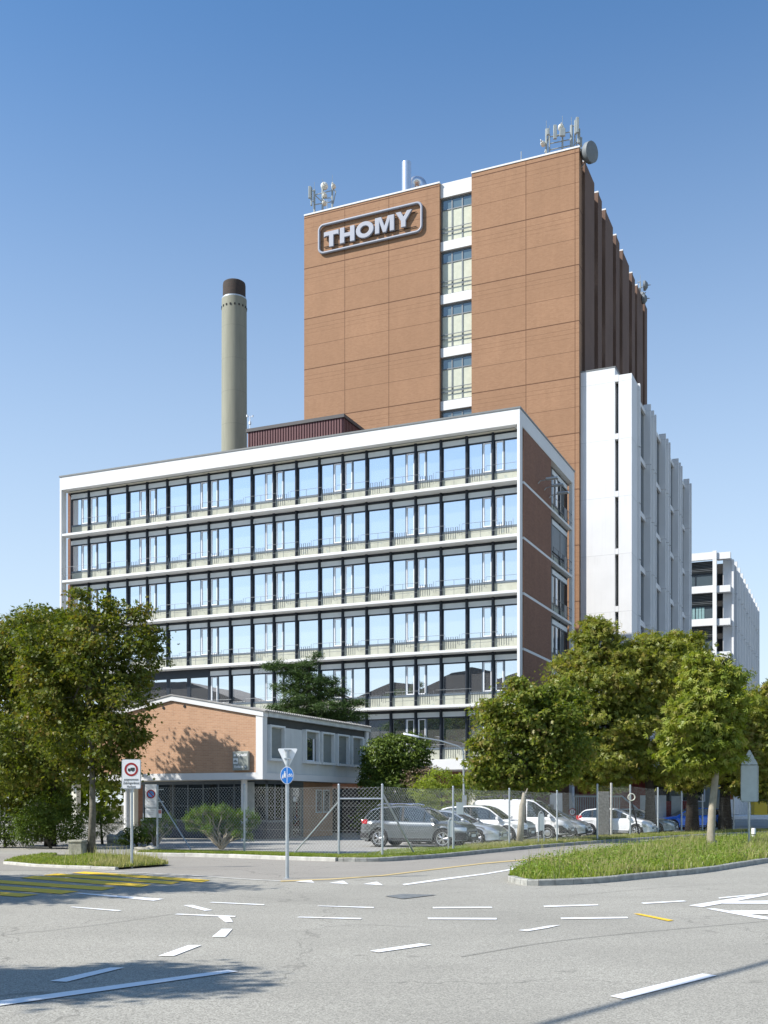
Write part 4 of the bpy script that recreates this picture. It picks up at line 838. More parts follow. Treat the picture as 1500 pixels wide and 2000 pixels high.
def pf(cx_, cz_, s):   # a walking figure, flat pictogram
    g.tube([(cx_, y, cz_+5.2*s), (cx_, y+.002, cz_+5.2*s)], 1.2*s, 10)
    g.prism([(-1.6*s,-4.6*s),(-.5*s,-4.6*s),(0,-1*s),(.5*s,-4.6*s),(1.6*s,-4.6*s),(1.8*s,0),(1.4*s,3.8*s),(-1.2*s,3.8*s),(-1.9*s,0)], (cx_,y,cz_), (1,0,0), (0,0,1), (0,.002,0))
pf(-4.3*u, zc+.6*u, 1.15*u); pf(-8.2*u, zc-3.0*u, .72*u)
for cxx in (3.9, 9.3): annulus(g, 2.5*u, 1.7*u, (cxx*u, zc-.8*u), y, .002, 0, 16)
for a_, b_ in (((3.9,-.8),(5.0,2.2)), ((5.0,2.2),(8.4,2.2)), ((8.4,2.8),(9.3,-.8)), ((5.0,1.8),(6.6,-1)), ((6.6,-1),(8.4,2)), ((4.3,3.2),(5.8,3.2)), ((7.8,3.4),(9,3.0))): g.tube([(a_[0]*u, y, zc+a_[1]*u), (b_[0]*u, y, zc+b_[1]*u)], .45*u, 4)
g.build('pictograms', wt, d1)
# direction sign seen from behind on the right island
p = gr(1464, 1655, .1); k = p.y/F; S = thing('sign_back', p, 'tall grey sign back, triangle above rectangle, in the right grass island', 'traffic sign'); kz = lambda y: EYE-.1+(HZ-y)*k
g = MB(); g.tube([(0,.06,0),(0,.06,kz(1475))], .04, 12); g.build('pole', M['galv'], S, smooth='auto')
g = MB(); g.prism(rrect(34*k, kz(1494)-kz(1566), .06, -17*k, kz(1566)), (0,0,0), (1,0,0), (0,0,1), (0,.02,0)); g.build('plate_back', sback, S)
g = MB(); c_ = [Vector((x, -.01, z)) for x, z in rrect(33*k, kz(1494.5)-kz(1565.5), .06, -16.5*k, kz(1565.5))]; g.tube(c_+[c_[0]], .012, 5); g.build('rim', M['galv'], S)
g = MB(); g.prism([(-16.5*k, kz(1493)), (16.5*k, kz(1493)), (1.2*k, kz(1465)), (-1.2*k, kz(1465))], (0,0,0), (1,0,0), (0,0,1), (0,.02,0)); g.build('triangle_back', sback, S)
g = MB(); [g.tube([(x_*k, -.015, kz(yy)), (x_*k, .0, kz(yy))], .014, 6) for x_, yy in ((-14,1500),(14,1500),(-14,1530),(14,1530),(-14,1560),(14,1560))]; g.build('rivets', M['galv'], S)
p = gr(1472, 1643, .1); S = thing('bollard', p, 'short white bollard standing in the grass near the right edge', 'bollard'); g = MB(); k = p.y/F; g.lathe([(4*k,0),(4*k,24*k),(3.6*k,25.5*k)], n=16); g.build('shaft', M['wframe'], S, smooth='auto'); g = MB(); g.lathe([(4.15*k,12*k),(4.15*k,14*k)], n=16); g.build('band', ink, S)
# concrete block
p = gr(152, 1672.5, .0); k = p.y/F; S = thing('concrete_block', p, 'weathered square concrete block standing in the left grass island', 'block', rz=R(-12)); g = MB(); g.box(-14*k, 14*k, -12*k, 12*k, 0, 27*k); g.box(-15.5*k, 15.5*k, -13.5*k, 13.5*k, 27*k, 32*k)
g.build('block', mat('old_concrete', (.36,.35,.28), .95, var=.4, sc=4, bmp=.7, streak=.4), S, bevel=.02)
# street lamp by the cars
YL = 53.; p = at(906, 1572, YL); p.z = 0; S = thing('street_lamp', p, 'slim grey street lamp with a long arm and flat white head above the car park', 'street lamp'); q = lambda x, y, d=0: at(x, y, YL)-p+Vector((0, d, 0))
g = MB(); g.tube([(0,0,0), (0,0,1.9)], .075, 12); g.tube([(0,0,1.9), q(905.5,1490), q(905,1468), q(900,1461), q(893,1457), q(860,1447), q(815,1439)], [.055,.05,.045,.045,.042,.04,.035], 10); g.build('pole', M['galv'], S, smooth='auto')
a_, b_ = q(818,1440), q(788,1433.5); d = (b_-a_).normalized(); g = MB(); nn = Vector((0,1,0)); up = d.cross(nn); up = up if up.z > 0 else -up
prof = [(-.02,.05),(.12,.09),(.35,.13),(.68,.12),(.78,.04)]; vs = []
for s, w in prof: c_ = a_+d*s; vs += [c_+nn*w-up*.03, c_+nn*w*.8+up*.06, c_-nn*w*.8+up*.06, c_-nn*w-up*.03]
fs = [(i*4+j, i*4+(j+1)%4, i*4+4+(j+1)%4, i*4+4+j) for i in range(4) for j in range(4)]+[(0,1,2,3),(19,18,17,16)]; g.add(vs, fs); g.build('lamp_head', M['wframe'], S, bevel=.02)
g = MB(); g.box(-.09, .12, -.14, -.06, 1.6, 2.15); g.build('switch_box', M['galv'], S)
# parking number plates on short stands
mb_ = None
for (px, py, wh) in ((881, 1661, 1), (1057, 1648, 1)):
    p = gz(px, py); kk = p.y/F
    o = thing('bay_marker', p, 'grey rounded parking bay marker on two thin legs '+('before the grey car bonnet' if px < 900 else 'before the white van'), 'marker', 'parking bay markers')
    g = MB(); g.tube([(-5.5*kk,0,0),(-5.5*kk,0,52*kk),(-4*kk,0,60*kk),(0,0,64*kk),(4*kk,0,60*kk),(5.5*kk,0,52*kk),(5.5*kk,0,0)], .02, 6); g.build('frame', M['galv'], o)
    g = MB(); g.prism([(-5*kk,26*kk),(5*kk,26*kk),(5*kk,52*kk),(3*kk,59*kk),(-3*kk,59*kk),(-5*kk,52*kk)], (0,-.005,0), (1,0,0), (0,0,1), (0,.012,0)); g.build('plate', sback, o)
S = thing('grey_panel', gz(898,1660), 'small square grey panel on the chain-link fence above the grey car bonnet', 'panel'); kk = P5.y/F; g = MB(); g.box(-7*kk, 7*kk, -.06, -.04, kk*(1660-1590), kk*(1660-1566)); g.build('panel', sback, S)
# ------------------------------------------------------------------ cars
def carpaint(name, col, metal=.5, rough=.32): return mat(name, col, rough, metal=metal, var=.02, coat=1, sc=.5)
tyre_m = mat('tyre', (.018,.018,.018), .85); rim_m = mat('alloy_rim', (.58,.59,.60), .3, metal=.8, var=.03); trim_m = mat('black_trim', (.02,.02,.022), .6)
lamp_m = mat('lamp_glass', (.62,.66,.70), .08, metal=.4, coat=1); tail_m = mat('tail_lamp', (.35,.01,.015), .12, coat=1); chrome_m = mat('chrome', (.7,.71,.72), .15, metal=1)
def interp(P, x):
    if x <= P[0][0]: return P[0][1]
    for (x0, y0), (x1, y1) in zip(P[:-1], P[1:]):
        if x <= x1: t = (x-x0)/(x1-x0); return y0+(y1-y0)*t
    return P[-1][1]
def smooth_interp(P, x):
    e = .09; return (interp(P, x-e)+2*interp(P, x)+interp(P, x+e))/4
def ring(g, prof, y0, n=30):
    vs = []; k = len(prof)
    for rr_, yy in prof:
        for j in range(n): t_ = 2*math.pi*j/n; vs.append((rr_*math.cos(t_), y0+yy, rr_*math.sin(t_)))
    g.add(vs, [(i*n+j, i*n+(j+1)%n, (i+1)*n+(j+1)%n, (i+1)*n+j) for i in range(k-1) for j in range(n)])
def make_wheel(parent, x, y, r, sd, spokes=10, hub=False):
    w = .21; g = MB(); g.lathe([(r*.66,-w/2+.01),(r*.93,-w/2),(r,-w/2+.05),(r,w/2-.05),(r*.93,w/2),(r*.66,w/2-.01)], (0,0,0), 36, axis='y'); o = g.build('wheel', tyre_m, parent, smooth='auto'); o.location = (x, y, r)
    yo = sd*(w/2-.005); g = MB(); ring(g, [(r*.70,0),(r*.70,.012*sd),(r*.63,.008*sd),(r*.60,-.09*sd)], yo)
    if not hub:
        for i in range(spokes//2):
            a0 = 2*math.pi*i/(spokes//2)
            for da in (-.16, .16):
                a = a0+da; g.tube([(math.cos(a0)*r*.10, yo, math.sin(a0)*r*.10), (math.cos(a)*r*.40, yo-.01*sd, math.sin(a)*r*.40), (math.cos(a*1.0+da*.3)*r*.64, yo-.02*sd, math.sin(a+da*.3)*r*.64)], [.026,.022,.024], 5)
    else: g.lathe([(r*.60,0),(r*.55,.02*sd),(r*.2,.035*sd),(.001,.04*sd)], (0,yo-.03*sd,0), 24, axis='y')
    g.lathe([(r*.14,-.03*sd),(r*.13,.012*sd)], (0,yo,0), 12, axis='y'); g.build('rim', rim_m, o, smooth='auto')
    g = MB(); g.lathe([(r*.62,0),(r*.62,-.01*sd)], (0,yo-.07*sd,0), 20, axis='y'); g.build('brake_disc', trim_m if not hub else rim_m, o)
def make_car(label, pos, paint, L=4.5, W=1.84, shoulder=None, roof=None, wheels=(-1.32, 1.37), r=.35, sill=.26, glass=None, pillars=(), cat='car', group='cars parked behind the fence', rz=TH, ws=(1.0,.86), front='suv', tail=None, arch_black=False, hub=False, rails=False, name='parked_car', bumper_black=False, plate_=True, flip=1):
    T = thing(name, pos, label, cat, group, rz=rz)
    xs = sorted(set(list(np.round(np.arange(-L/2, L/2+.001, .045), 4))+[L/2-.015, -L/2+.015]))
    hw = W/2
    def wid(x):
        t = abs(x)/(L/2); return hw*(1-.30*max(0, (t-.72)/.28)**2.4)
    def arch(x):
        z = sill+.05*max(0, (abs(x)-L/2+.35)/.35)
        for wx in wheels:
            d = abs(x-wx); R_ = r+.075
            if d < R_: z = max(z, r+math.sqrt(R_*R_-d*d)-.02)
        return z
    x0r, x0w = roof[0][0], roof[-1][0]
    def section(x):
        zs = smooth_interp(shoulder, x); hr = smooth_interp(roof, x) if x0r <= x <= x0w else 0; w = wid(x); za = min(arch(x), zs-.06); gh = max(0., hr-zs)
        t = min(1, gh/.5); f = max(0, min(1, gh/.10))
        top = max(zs+.045, hr)
        wr = hw*ws[1]*(.90+.10*(1-t)) if t > 0 else w*.7
        wrt = w*.94+(hw*(ws[1]-.08)-w*.94)*t
        P = [(w*.93, za*.98), (w*.99, za+.02), (w*.968, za+(zs-za)*.34), (w*1.0, za+(zs-za)*.74), (w*.962, zs-.045), (w*.925, zs)]
        if gh > .03:
            P += [(w*.905, zs+.015), (wrt+.01, max(zs+.02, hr-.075)), (wrt-.05, max(zs+.03, hr-.022)), (wrt*.6, max(zs+.036, hr-.002)), (0, max(zs+.04, hr+.012))]
        else:
            P += [(w*.90, zs+.012), (w*.82, zs+.026), (w*.70, zs+.034), (w*.4, zs+.043), (0, zs+.048)]
        return P
    S = [section(x) for x in xs]; NP = len(S[0])
    body = MB(); gs = {1: MB(), -1: MB()}; gf = MB(); gb = MB(); pil = MB()
    roofmax = max(z for _, z in roof)
    xA = next(x for x, z in reversed(roof) if z > roofmax-.10)   # front of the roof
    xB = next(x for x, z in roof if z > roofmax-.16)             # rear of the roof
    g0, g1 = glass
    for sd in (1, -1):
        for i in range(len(xs)-1):
            xm = (xs[i]+xs[i+1])/2
            for j in range(NP-1):
                q = [(xs[i], sd*S[i][j][0], S[i][j][1]), (xs[i+1], sd*S[i+1][j][0], S[i+1][j][1]), (xs[i+1], sd*S[i+1][j+1][0], S[i+1][j+1][1]), (xs[i], sd*S[i][j+1][0], S[i][j+1][1])]
                if sd < 0: q = q[::-1]
                tgt = body; zt_ = smooth_interp(roof, xm) if x0r < xm < x0w else 0; zs_ = smooth_interp(shoulder, xm)
                if j == 6 and g0 < xm < g1 and zt_-zs_ > .16:
                    tgt = gs[sd]
                    if any(abs(xm-pp) < ww for pp, ww in pillars): tgt = pil
                elif j >= 7 and xA+.02 < xm < x0w-.05 and zt_ > zs_+.05: tgt = gf if j > 7 else body
                elif j >= 7 and x0r+.10 < xm < xB-.06 and zt_ > zs_+.12: tgt = gb if j > 7 else body
                tgt.add(q, [(0,1,2,3)])
    for i, sgn in ((0, -1), (len(xs)-1, 1)):
        P = S[i]; v = [(xs[i]+0, y, z) for y, z in P]+[(xs[i], -y, z) for y, z in P[-2::-1]]; body.add(v, [tuple(range(len(v)))])
    o = body.build('body', paint, T, smooth='auto')
    import bmesh
    b = bmesh.new(); b.from_mesh(o.data); bmesh.ops.remove_doubles(b, verts=b.verts, dist=.0008); bmesh.ops.recalc_face_normals(b, faces=b.faces); b.to_mesh(o.data); b.free(); o.data.polygons.foreach_set('use_smooth', [True]*len(o.data.polygons)); o.data.set_sharp_from_angle(angle=R(32))
    for gg, nm in ((gs[1], 'side_window'), (gs[-1], 'side_window'), (gf, 'windscreen'), (gb, 'rear_window')):
        if gg.f:
            k = gg.build(nm, M['car_glass'], T, smooth=True)
            b = bmesh.new(); b.from_mesh(k.data); bmesh.ops.remove_doubles(b, verts=b.verts, dist=.0008); b.to_mesh(k.data); b.free()
    if pil.f: pil.build('pillar', trim_m, T)
    def patch(name, m, xa, xb, za, zb, off=.008, sides=(1, -1), z_fn=None):
        """a piece lying on the body side between two heights"""
        g = MB(); n = 8
        for sd in sides:
            pts = []
            for i in range(n+1):
                x = xa+(xb-xa)*i/n; xc = max(-L/2+.001, min(L/2-.001, x)); P = section(xc)
                for z in (za, (za+zb)/2, zb):
                    z_ = z+(z_fn(x) if z_fn else 0); y = P[0][0]
                    for (y0, z0), (y1, z1) in zip(P[:-1], P[1:]):
                        if z0 <= z_ <= z1: y = y0+(y1-y0)*(z_-z0)/max(1e-5, z1-z0); break
                    pts.append((x, sd*(y+off), z_))
            f = [(i*3+j, i*3+3+j, i*3+4+j, i*3+1+j) for i in range(n) for j in range(2)]
            if sd > 0: f = [q[::-1] for q in f]
            g.add(pts, f)
        return g.build(name, m, T, smooth=True, fix=False)
    zf = interp(shoulder, L/2-.15); hf = L/2
    # under-body and wheel housings
    g = MB(); g.box(-L/2+.25, L/2-.25, -hw+.16, hw-.16, sill-.05, r+.25); 
    for wx in wheels: g.box(wx-r-.05, wx+r+.05, -hw+.05, hw-.05, r+.02, r*2+.06) if r*2+.06 < interp(shoulder, wx)-.05 else None
    g.build('underbody', trim_m, T)
    for wx in wheels:
        for sd in (1, -1): make_wheel(T, wx, sd*(hw-.125), r, sd, hub=hub)
    [patch('headlight', lamp_m, hf-.62, hf-.02, zf-.20, zf-.06, .012, sides=(q_,)) for q_ in (1, -1)]; [patch('tail_light', tail_m, -hf+.02, -hf+.38, tail[0], tail[1], .012, sides=(q_,)) for q_ in (1, -1)]
    patch('sill_trim', trim_m, wheels[0]+r+.1, wheels[1]-r-.1, sill+.0, sill+.11, .012)
    zg = interp(shoulder, hf-.02)
    g = MB(); wf = wid(hf)
    g.box(hf-.02, hf+.02, -wf*.86, wf*.86, zg-.34 if front == 'suv' else zg-.27, zg-.05); g.build('grille', trim_m, T, bevel=.015)
    if front == 'suv': patch('corner_trim', trim_m, hf-.40, hf-.01, sill+.06, sill+.34 if not hub else sill+.42, .014); patch('arch_trim', trim_m, -hf+.02, wheels[0]-r-.1, sill+.10, sill+.30, .012)
    g = MB()
    for q in range(3 if front == 'suv' else 2): z = zg-.30+q*.09 if front == 'suv' else zg-.2+q*.08; g.box(hf+.02, hf+.032, -wf*.8, wf*.8, z, z+.018)
    g.build('grille_bar', chrome_m, T)
    g = MB(); g.box(hf-.06, hf+.045, -wf*.97, wf*.97, sill+.02, sill+.20); g.build('bumper', trim_m if (front == 'suv' or bumper_black) else paint, T, bevel=.03)
    g = MB(); g.box(-hf-.04, -hf+.06, -wf*.97, wf*.97, sill+.05, sill+.28); g.build('bumper', trim_m if (front == 'suv' or bumper_black) else paint, T, bevel=.03)
    for sd in (1, -1): g = MB(); g.tube([(hf+.02, sd*wf*.72, sill+.28), (hf+.05, sd*wf*.72, sill+.28)], .07, 12); g.build('fog_light', lamp_m, T)
    if plate_:
        g = MB(); g.box(hf+.045, hf+.055, -.25, .25, sill+.16, sill+.27); g.build('licence_plate', wt, T)
    for sd in (1, -1):
        xm = g1-.10; zsm = interp(shoulder, xm); g = MB(); g.box(xm-.02, xm+.12, sd*(hw*.93), sd*(hw+.17), zsm+.02, zsm+.17); g.build('wing_mirror', paint, T, bevel=.035)
        for xh in [pp-.22 for pp, ww in pillars if ww > .02][:2]:
            zz = interp(shoulder, xh)-.13; g = MB(); g.tube([(xh-.10, sd*(hw+.005), zz), (xh-.08, sd*(hw+.03), zz), (xh+.08, sd*(hw+.03), zz), (xh+.10, sd*(hw+.005), zz)], .012, 5); g.build('door_handle', chrome_m if front == 'suv' else paint, T)
    # shut lines
    g = MB()
    for xl in [pp for pp, ww in pillars if ww > .02]+[g1+.02]:
        zz1 = interp(shoulder, xl)-.02; z0_ = max(sill+.1, arch(xl)+.03)
        for sd in (1, -1):
            pts_ = []
            for z in np.linspace(z0_, zz1, 8):
                P = section(xl); y = hw
                for (y0, z0), (y1, z1) in zip(P[:-1], P[1:]):
                    if z0 <= z <= z1: y = y0+(y1-y0)*(z-z0)/max(1e-5, z1-z0); break
                pts_.append((xl, sd*(y+.001), z))
            g.tube(pts_, .005, 3, cap=False)
    g.build('shut_line', trim_m, T)
    if rails:
        for sd in (1, -1): g = MB(); g.tube([(xB-.1, sd*hw*.70, roofmax-.02), (xB+.1, sd*hw*.70, roofmax+.05), (xA-.35, sd*hw*.70, roofmax+.05), (xA-.12, sd*hw*.70, roofmax+.0)], .022, 6); g.build('roof_rail', chrome_m, T)
    return T
def carpos(px, Y, xw, W):
    """from the photo position of the near front wheel to the car's centre on the ground"""
    w = at(px, 1572, Y); w.z = .012; return w-AX*xw+BX*(W/2-.12)
suv_sh = [(-2.25,.80),(-2.2,1.0),(-1.6,1.04),(0,1.0),(.95,.99),(1.35,1.01),(1.9,.93),(2.15,.84),(2.25,.66)]
suv_rf = [(-2.2,1.0),(-2.05,1.20),(-1.78,1.50),(-1.4,1.60),(-.5,1.66),(.1,1.64),(.45,1.55),(.98,1.18),(1.22,1.0)]
P_grey = carpaint('paint_grey', (.17,.185,.19), .6, .28); P_silver = carpaint('paint_silver', (.50,.53,.55), .6, .32); P_white = carpaint('paint_white', (.78,.79,.80), 0, .3); P_silver2 = carpaint('paint_silver_dull', (.38,.40,.41), .6, .35)
P_blue = carpaint('paint_blue', (.02,.20,.95), .25, .3); P_sg = carpaint('paint_grey_green', (.33,.37,.36), .5, .35)
make_car('dark grey compact SUV parked nearest behind the chain-link fence', carpos(866, 41.9, 1.34, 1.84), P_grey, 4.5, 1.84, suv_sh, suv_rf, (-1.35, 1.34), .36, glass=(-1.95, 1.02), pillars=((-.35,.035),(-1.3,.05)), tail=(.92,1.08), rails=True)
sed_sh = [(-2.3,.70),(-2.25,.92),(-1.7,.98),(0,.93),(.8,.92),(1.3,.86),(1.9,.78),(2.15,.68),(2.3,.52)]
sed_rf = [(-2.2,.95),(-1.9,1.15),(-1.5,1.38),(-.8,1.45),(-.1,1.46),(.3,1.40),(.85,1.10),(1.2,.90)]
make_car('silver car with rounded headlights parked between the grey SUV and the white SUV', carpos(932, 44.5, 1.4, 1.8), P_silver, 4.6, 1.8, sed_sh, sed_rf, (-1.3, 1.4), .32, .2, glass=(-2.0, .9), pillars=((-.3,.035),(-1.15,.045)), tail=(.78,.92), front='car')
make_car('white SUV parked between the silver car and the white van', carpos(990, 47.4, 1.34, 1.85), P_white, 4.48, 1.85, suv_sh, suv_rf, (-1.33, 1.34), .36, glass=(-1.95, 1.02), pillars=((-.35,.035),(-1.3,.05)), tail=(.92,1.08))
van_sh = [(-2.4,.9),(-2.35,1.05),(0,1.05),(1.35,1.07),(1.85,1.0),(2.2,.86),(2.4,.60)]
van_rf = [(-2.4,1.5),(-2.33,1.80),(-2.1,1.92),(-1,1.95),(.4,1.95),(.75,1.88),(1.4,1.42),(1.86,1.04)]
VAN = make_car('white panel van with ladder racks on its roof and black front bumper', carpos(1070, 51.6, 1.45, 1.9), P_white, 4.8, 1.9, van_sh, van_rf, (-1.55, 1.45), .34, .26, glass=(.45, 1.62), pillars=((1.35,.03),), tail=(1.1,1.45), front='suv', hub=True, cat='van', group=None, ws=(1.0,.90), name='panel_van')
g = MB()
for sd in (-.65, -.1, .5): g.tube([(-2.2, sd, 2.06), (.5, sd, 2.10)], .03, 6); g.tube([(-1.4, sd+.15, 2.14), (.3, sd+.15, 2.14)], .025, 6)
for x in (-1.9, -.7, .3): g.tube([(x, -.75, 1.9), (x, -.75, 2.04), (x, .75, 2.04), (x, .75, 1.9)], .025, 6)
g.build('roof_rack', trim_m, VAN)
hb_sh = [(-2.0,.78),(-1.95,.95),(-1.4,.97),(0,.93),(.75,.93),(1.2,.90),(1.7,.80),(1.92,.68),(2.0,.52)]
hb_rf = [(-1.95,.98),(-1.8,1.20),(-1.55,1.42),(-.9,1.50),(-.2,1.50),(.2,1.45),(.85,1.14),(1.25,.93)]
make_car('dull silver hatchback parked just right of the white van', carpos(1114, 54.9, 1.25, 1.72), P_silver2, 4.0, 1.72, hb_sh, hb_rf, (-1.2, 1.25), .31, .2, glass=(-1.75, .9), pillars=((-.25,.035),(-1.05,.045)), tail=(.85,1.1), front='car', hub=True, bumper_black=True)
make_car('white hatchback parked behind the grey concrete slab and street fence', carpos(1243, 57.5, 1.25, 1.74), P_white, 4.1, 1.74, hb_sh, hb_rf, (-1.25, 1.25), .31, .2, glass=(-1.75, .9), pillars=((-.15,.035),(-1.1,.045)), tail=(.85,1.1), front='car')
make_car('grey-green car half hidden behind the white hatchback and a tree trunk', carpos(1283, 61.5, 1.3, 1.8), P_sg, 4.5, 1.8, sed_sh, sed_rf, (-1.3, 1.3), .32, .2, glass=(-2.0, .9), pillars=((-.3,.035),(-1.15,.045)), tail=(.78,.92), front='car')
p = at(1345, 1572, 73.); p.z = .012
make_car('blue estate car facing left between the street trees', p, P_blue, 4.5, 1.8, [(-2.25,.8),(-2.2,1.0),(-1.5,1.0),(0,.94),(.8,.92),(1.3,.87),(1.9,.78),(2.1,.68),(2.25,.52)], [(-2.2,1.0),(-2.1,1.22),(-1.85,1.44),(-1,1.49),(-.2,1.49),(.2,1.42),(.8,1.12),(1.2,.90)], (-1.3, 1.35), .33, .2, glass=(-1.95,.85), pillars=((-.3,.035),(-1.2,.05)), tail=(.85,1.1), front='car', rz=R(184))

# ------------------------------------------------------------------ things behind the car park
m_dred = mat('dark_red_panel', (.34,.05,.04), .6, var=.1, streak=.2); m_hut = mat('hut_sheet', (.24,.27,.25), .6, var=.08)
GT = thing('sliding_gate', at(1120, 1572, 74.)*1, 'long galvanised bar gate behind the white hatchback', 'gate', rz=R(-4)); GT.location.z = 0
k = 74/F; g = MB(); gx0, gx1 = 0, 92*k
for zz in (.15, 2.2): g.box(gx0, gx1, -.05, .05, zz, zz+.12)
g.build('rail', M['galv'], GT); g = MB()
for i in range(26): x = .1+i*(gx1-.2)/25; g.box(x-.025, x+.025, -.025, .025, .27, 2.2)
g.build('bar_infill', M['galv'], GT); g = MB(); g.tube([(gx1,0,2.3),(gx1+2.4,0,.3)], .06, 8); g.build('brace', M['galv'], GT)
for dx, lab in ((.1, 'left'), (.95, 'right')):
    pass
S = thing('speed_sign', at(1118, 1572, 73.)*1, 'small round red-ringed sign reading 15 beside the gate', 'traffic sign'); S.location.z = 0; kk = 73/F
g = MB(); annulus(g, .26, .19, (0, EYE+(HZ-1586)*kk), -.03); g.build('red_ring', red, S); g = MB(); g.tube([(0,-.028,EYE+(HZ-1586)*kk),(0,-.02,EYE+(HZ-1586)*kk)], .22, 24); g.build('disc', plate, S); text_mesh('15', .26, (0,-.032,EYE+(HZ-1586)*kk), S, ink, off=.006); g = MB(); g.tube([(0,0,0),(0,0,2.0)], .03, 6); g.build('pole', M['galv'], S)
for i, (px, py, w, h, lab) in enumerate(((1076,1577,.35,.42,'left of the bar gate'),(1086,1571,.85,1.5,'on the left end of the bar gate'),(1261,1575,.75,1.5,'on the dark red wall nearest the hatchback roof'),(1290,1575,.75,1.5,'on the middle of the dark red wall'),(1322,1575,.75,1.4,'at the right end of the dark red wall'))):
    q = at(px, py, 73.5); o = thing('wall_board', q, 'white rectangular board '+lab, 'board', 'white boards along the gate and red wall'); g = MB(); g.box(-w/2, w/2, -.04, 0, -h/2, h/2); g.build('board', plate if i < 2 else sback, o)
RW = thing('red_wall', at(1236, 1572, 75.)*1, 'long dark red panelled wall behind the street trees', 'wall', rz=R(-3)); RW.location.z = 0; g = MB()
for i in range(9): g.box(i*.43*1.0, i*.43+.41, 0, .12, 0, 3.0) if False else g.box(i*.44, i*.44+.425, 0, .1, 0, 1.95)
g.build('panel_row', m_dred, RW)
HT = thing('sheet_hut', at(1308, 1572, 82.)*1, 'grey-green sheet metal hut with one window behind the blue car', 'hut', rz=TH); HT.location.z = 0; g = MB()
for i in range(16): g.box(i*.25, i*.25+.15, -.03, .05, 0, 3.9); g.box(i*.25+.15, i*.25+.25, 0, .05, 0, 3.9)
g.box(0, 4, .05, 3, 0, 3.85); g.build('sheet_wall', m_hut, HT); g = MB(); g.box(.9, 2.6, -.08, -.04, 1.9, 3.2); o = g.build('window', M['wframe'], HT); g = MB(); g.box(1.0, 2.5, -.09, -.075, 2.0, 3.1); g.build('pane', M['glass_dark'], o)
# dark ground storey passage under the tower and wing: loading dock
DK = thing('loading_dock', WP(-1, 19.5, 0), 'dark loading dock with maroon wall panels under the street trees', 'loading dock', rz=TH); g = MB(); g.box(0, 9.5, -2.0, .2, 3.6, 4.2); g.build('canopy', M['coping'], DK); g = MB(); g.box(0, 5.2, .2, .3, 0, 3.6); g.build('panel_wall', m_dred, DK); g = MB(); g.box(5.3, 9.4, .2, .3, 0, 3.6); g.build('roller_door', mat('door_brown', (.05,.048,.042), .6), DK)
TK = thing('white_trailer', at(1410, 1572, 84.)*1, 'white trailer with a red square and a yellow box at the right behind the fence', 'trailer', rz=R(-3)); TK.location.z = 0; g = MB(); g.box(0, 1.3, 0, 1.4, .9, 3.1); g.box(-.5, 5, .0, 1.2, .5, .9); g.build('box_body', P_white, TK, bevel=.08); g = MB(); g.box(.45, .85, -.02, 0, 2.1, 2.5); g.build('red_square', red, TK); g = MB(); g.box(2.5, 3.5, .1, 1, .9, 2.6); g.build('yellow_box', M['mark_yellow'], TK)
for x in (0, 3.5): 
    make_wheel(TK, x+.6, .1, .4, -1, hub=True)
# wooden / iron picket fence at far left
PK = thing('picket_fence', gr(-120, 1648), 'dark iron picket fence behind the left hedge', 'fence'); PK.location.z = 0; g = MB(); L0 = PK.location
for i in range(26): x = i*.19; g.box(x-.03, x+.03, -.015, .015, .1, 1.95)
g.box(-.1, 4.9, .015, .05, 1.7, 1.76); g.box(-.1, 4.9, .015, .05, .35, .41); g.build('pickets', M['coping'], PK)

# ------------------------------------------------------------------ across the street, seen only in the mirrored windows
def mirror_spot(px, t):
    d = Vector(((px-CX)/F, 1, 0))*t; a = (d-C0).dot(AX); b = (d-C0).dot(BX); return a, 1.8-b
roof_m = mat('dark_tiles', (.035,.032,.032), .8, var=.3, sc=3)
a1, q1 = mirror_spot(1030, 128); a0, q0 = mirror_spot(600, 140)
OB = thing('opposite_hall', WP(a1, q1, 0), 'long dark flat hall across the street, mirrored in the fifth window row', 'building', rz=TH)
w = a1-a0; g = MB(); g.box(-w, 0, -14, 0, 0, 12.9); g.build('wall', mat('hall_grey', (.10,.12,.14), .8), OB)
g = MB(); pf_ = [(-w,15.5),(-w,17.2),(-w*.86,18.6),(-w*.80,17.6),(-w*.72,18.4),(-w*.6,19.6),(-w*.45,19.0),(-w*.33,20.4),(-w*.25,20.6),(-w*.12,19.6),(0,20.6),(0,15.5)]; g.prism([(x_, z_-2.6) for x_, z_ in pf_], (0,0,0), (1,0,0), (0,0,1), (0,-12,0)); g.build('roof', roof_m, OB)
g = MB()
for i in range(18): g.box(-w+1+i*w/18, -w+2.4+i*w/18, .0, .06, 9.5, 11.2)
g.build('window_band', M['glass_dark'], OB)
a1, q1 = mirror_spot(500, 150); a0, q0 = mirror_spot(290, 158)
OB2 = thing('opposite_house', WP(a1, q1, 0), 'house with a steep dark tiled roof across the street, mirrored in the lower left windows', 'building', rz=TH)
w = a1-a0; g = MB(); g.box(-w, 0, -14, 0, 0, 13); g.build('wall', M['soffit'], OB2); g = MB(); g.prism([(-w-8,12.9),(-w-8,19.6),(-w*.62,19.2),(-w*.3,17.3),(.0,15.2),(1.,14.0),(1,12.9)], (0,.4,0), (1,0,0), (0,0,1), (0,-15,0)); g.build('roof', roof_m, OB2)
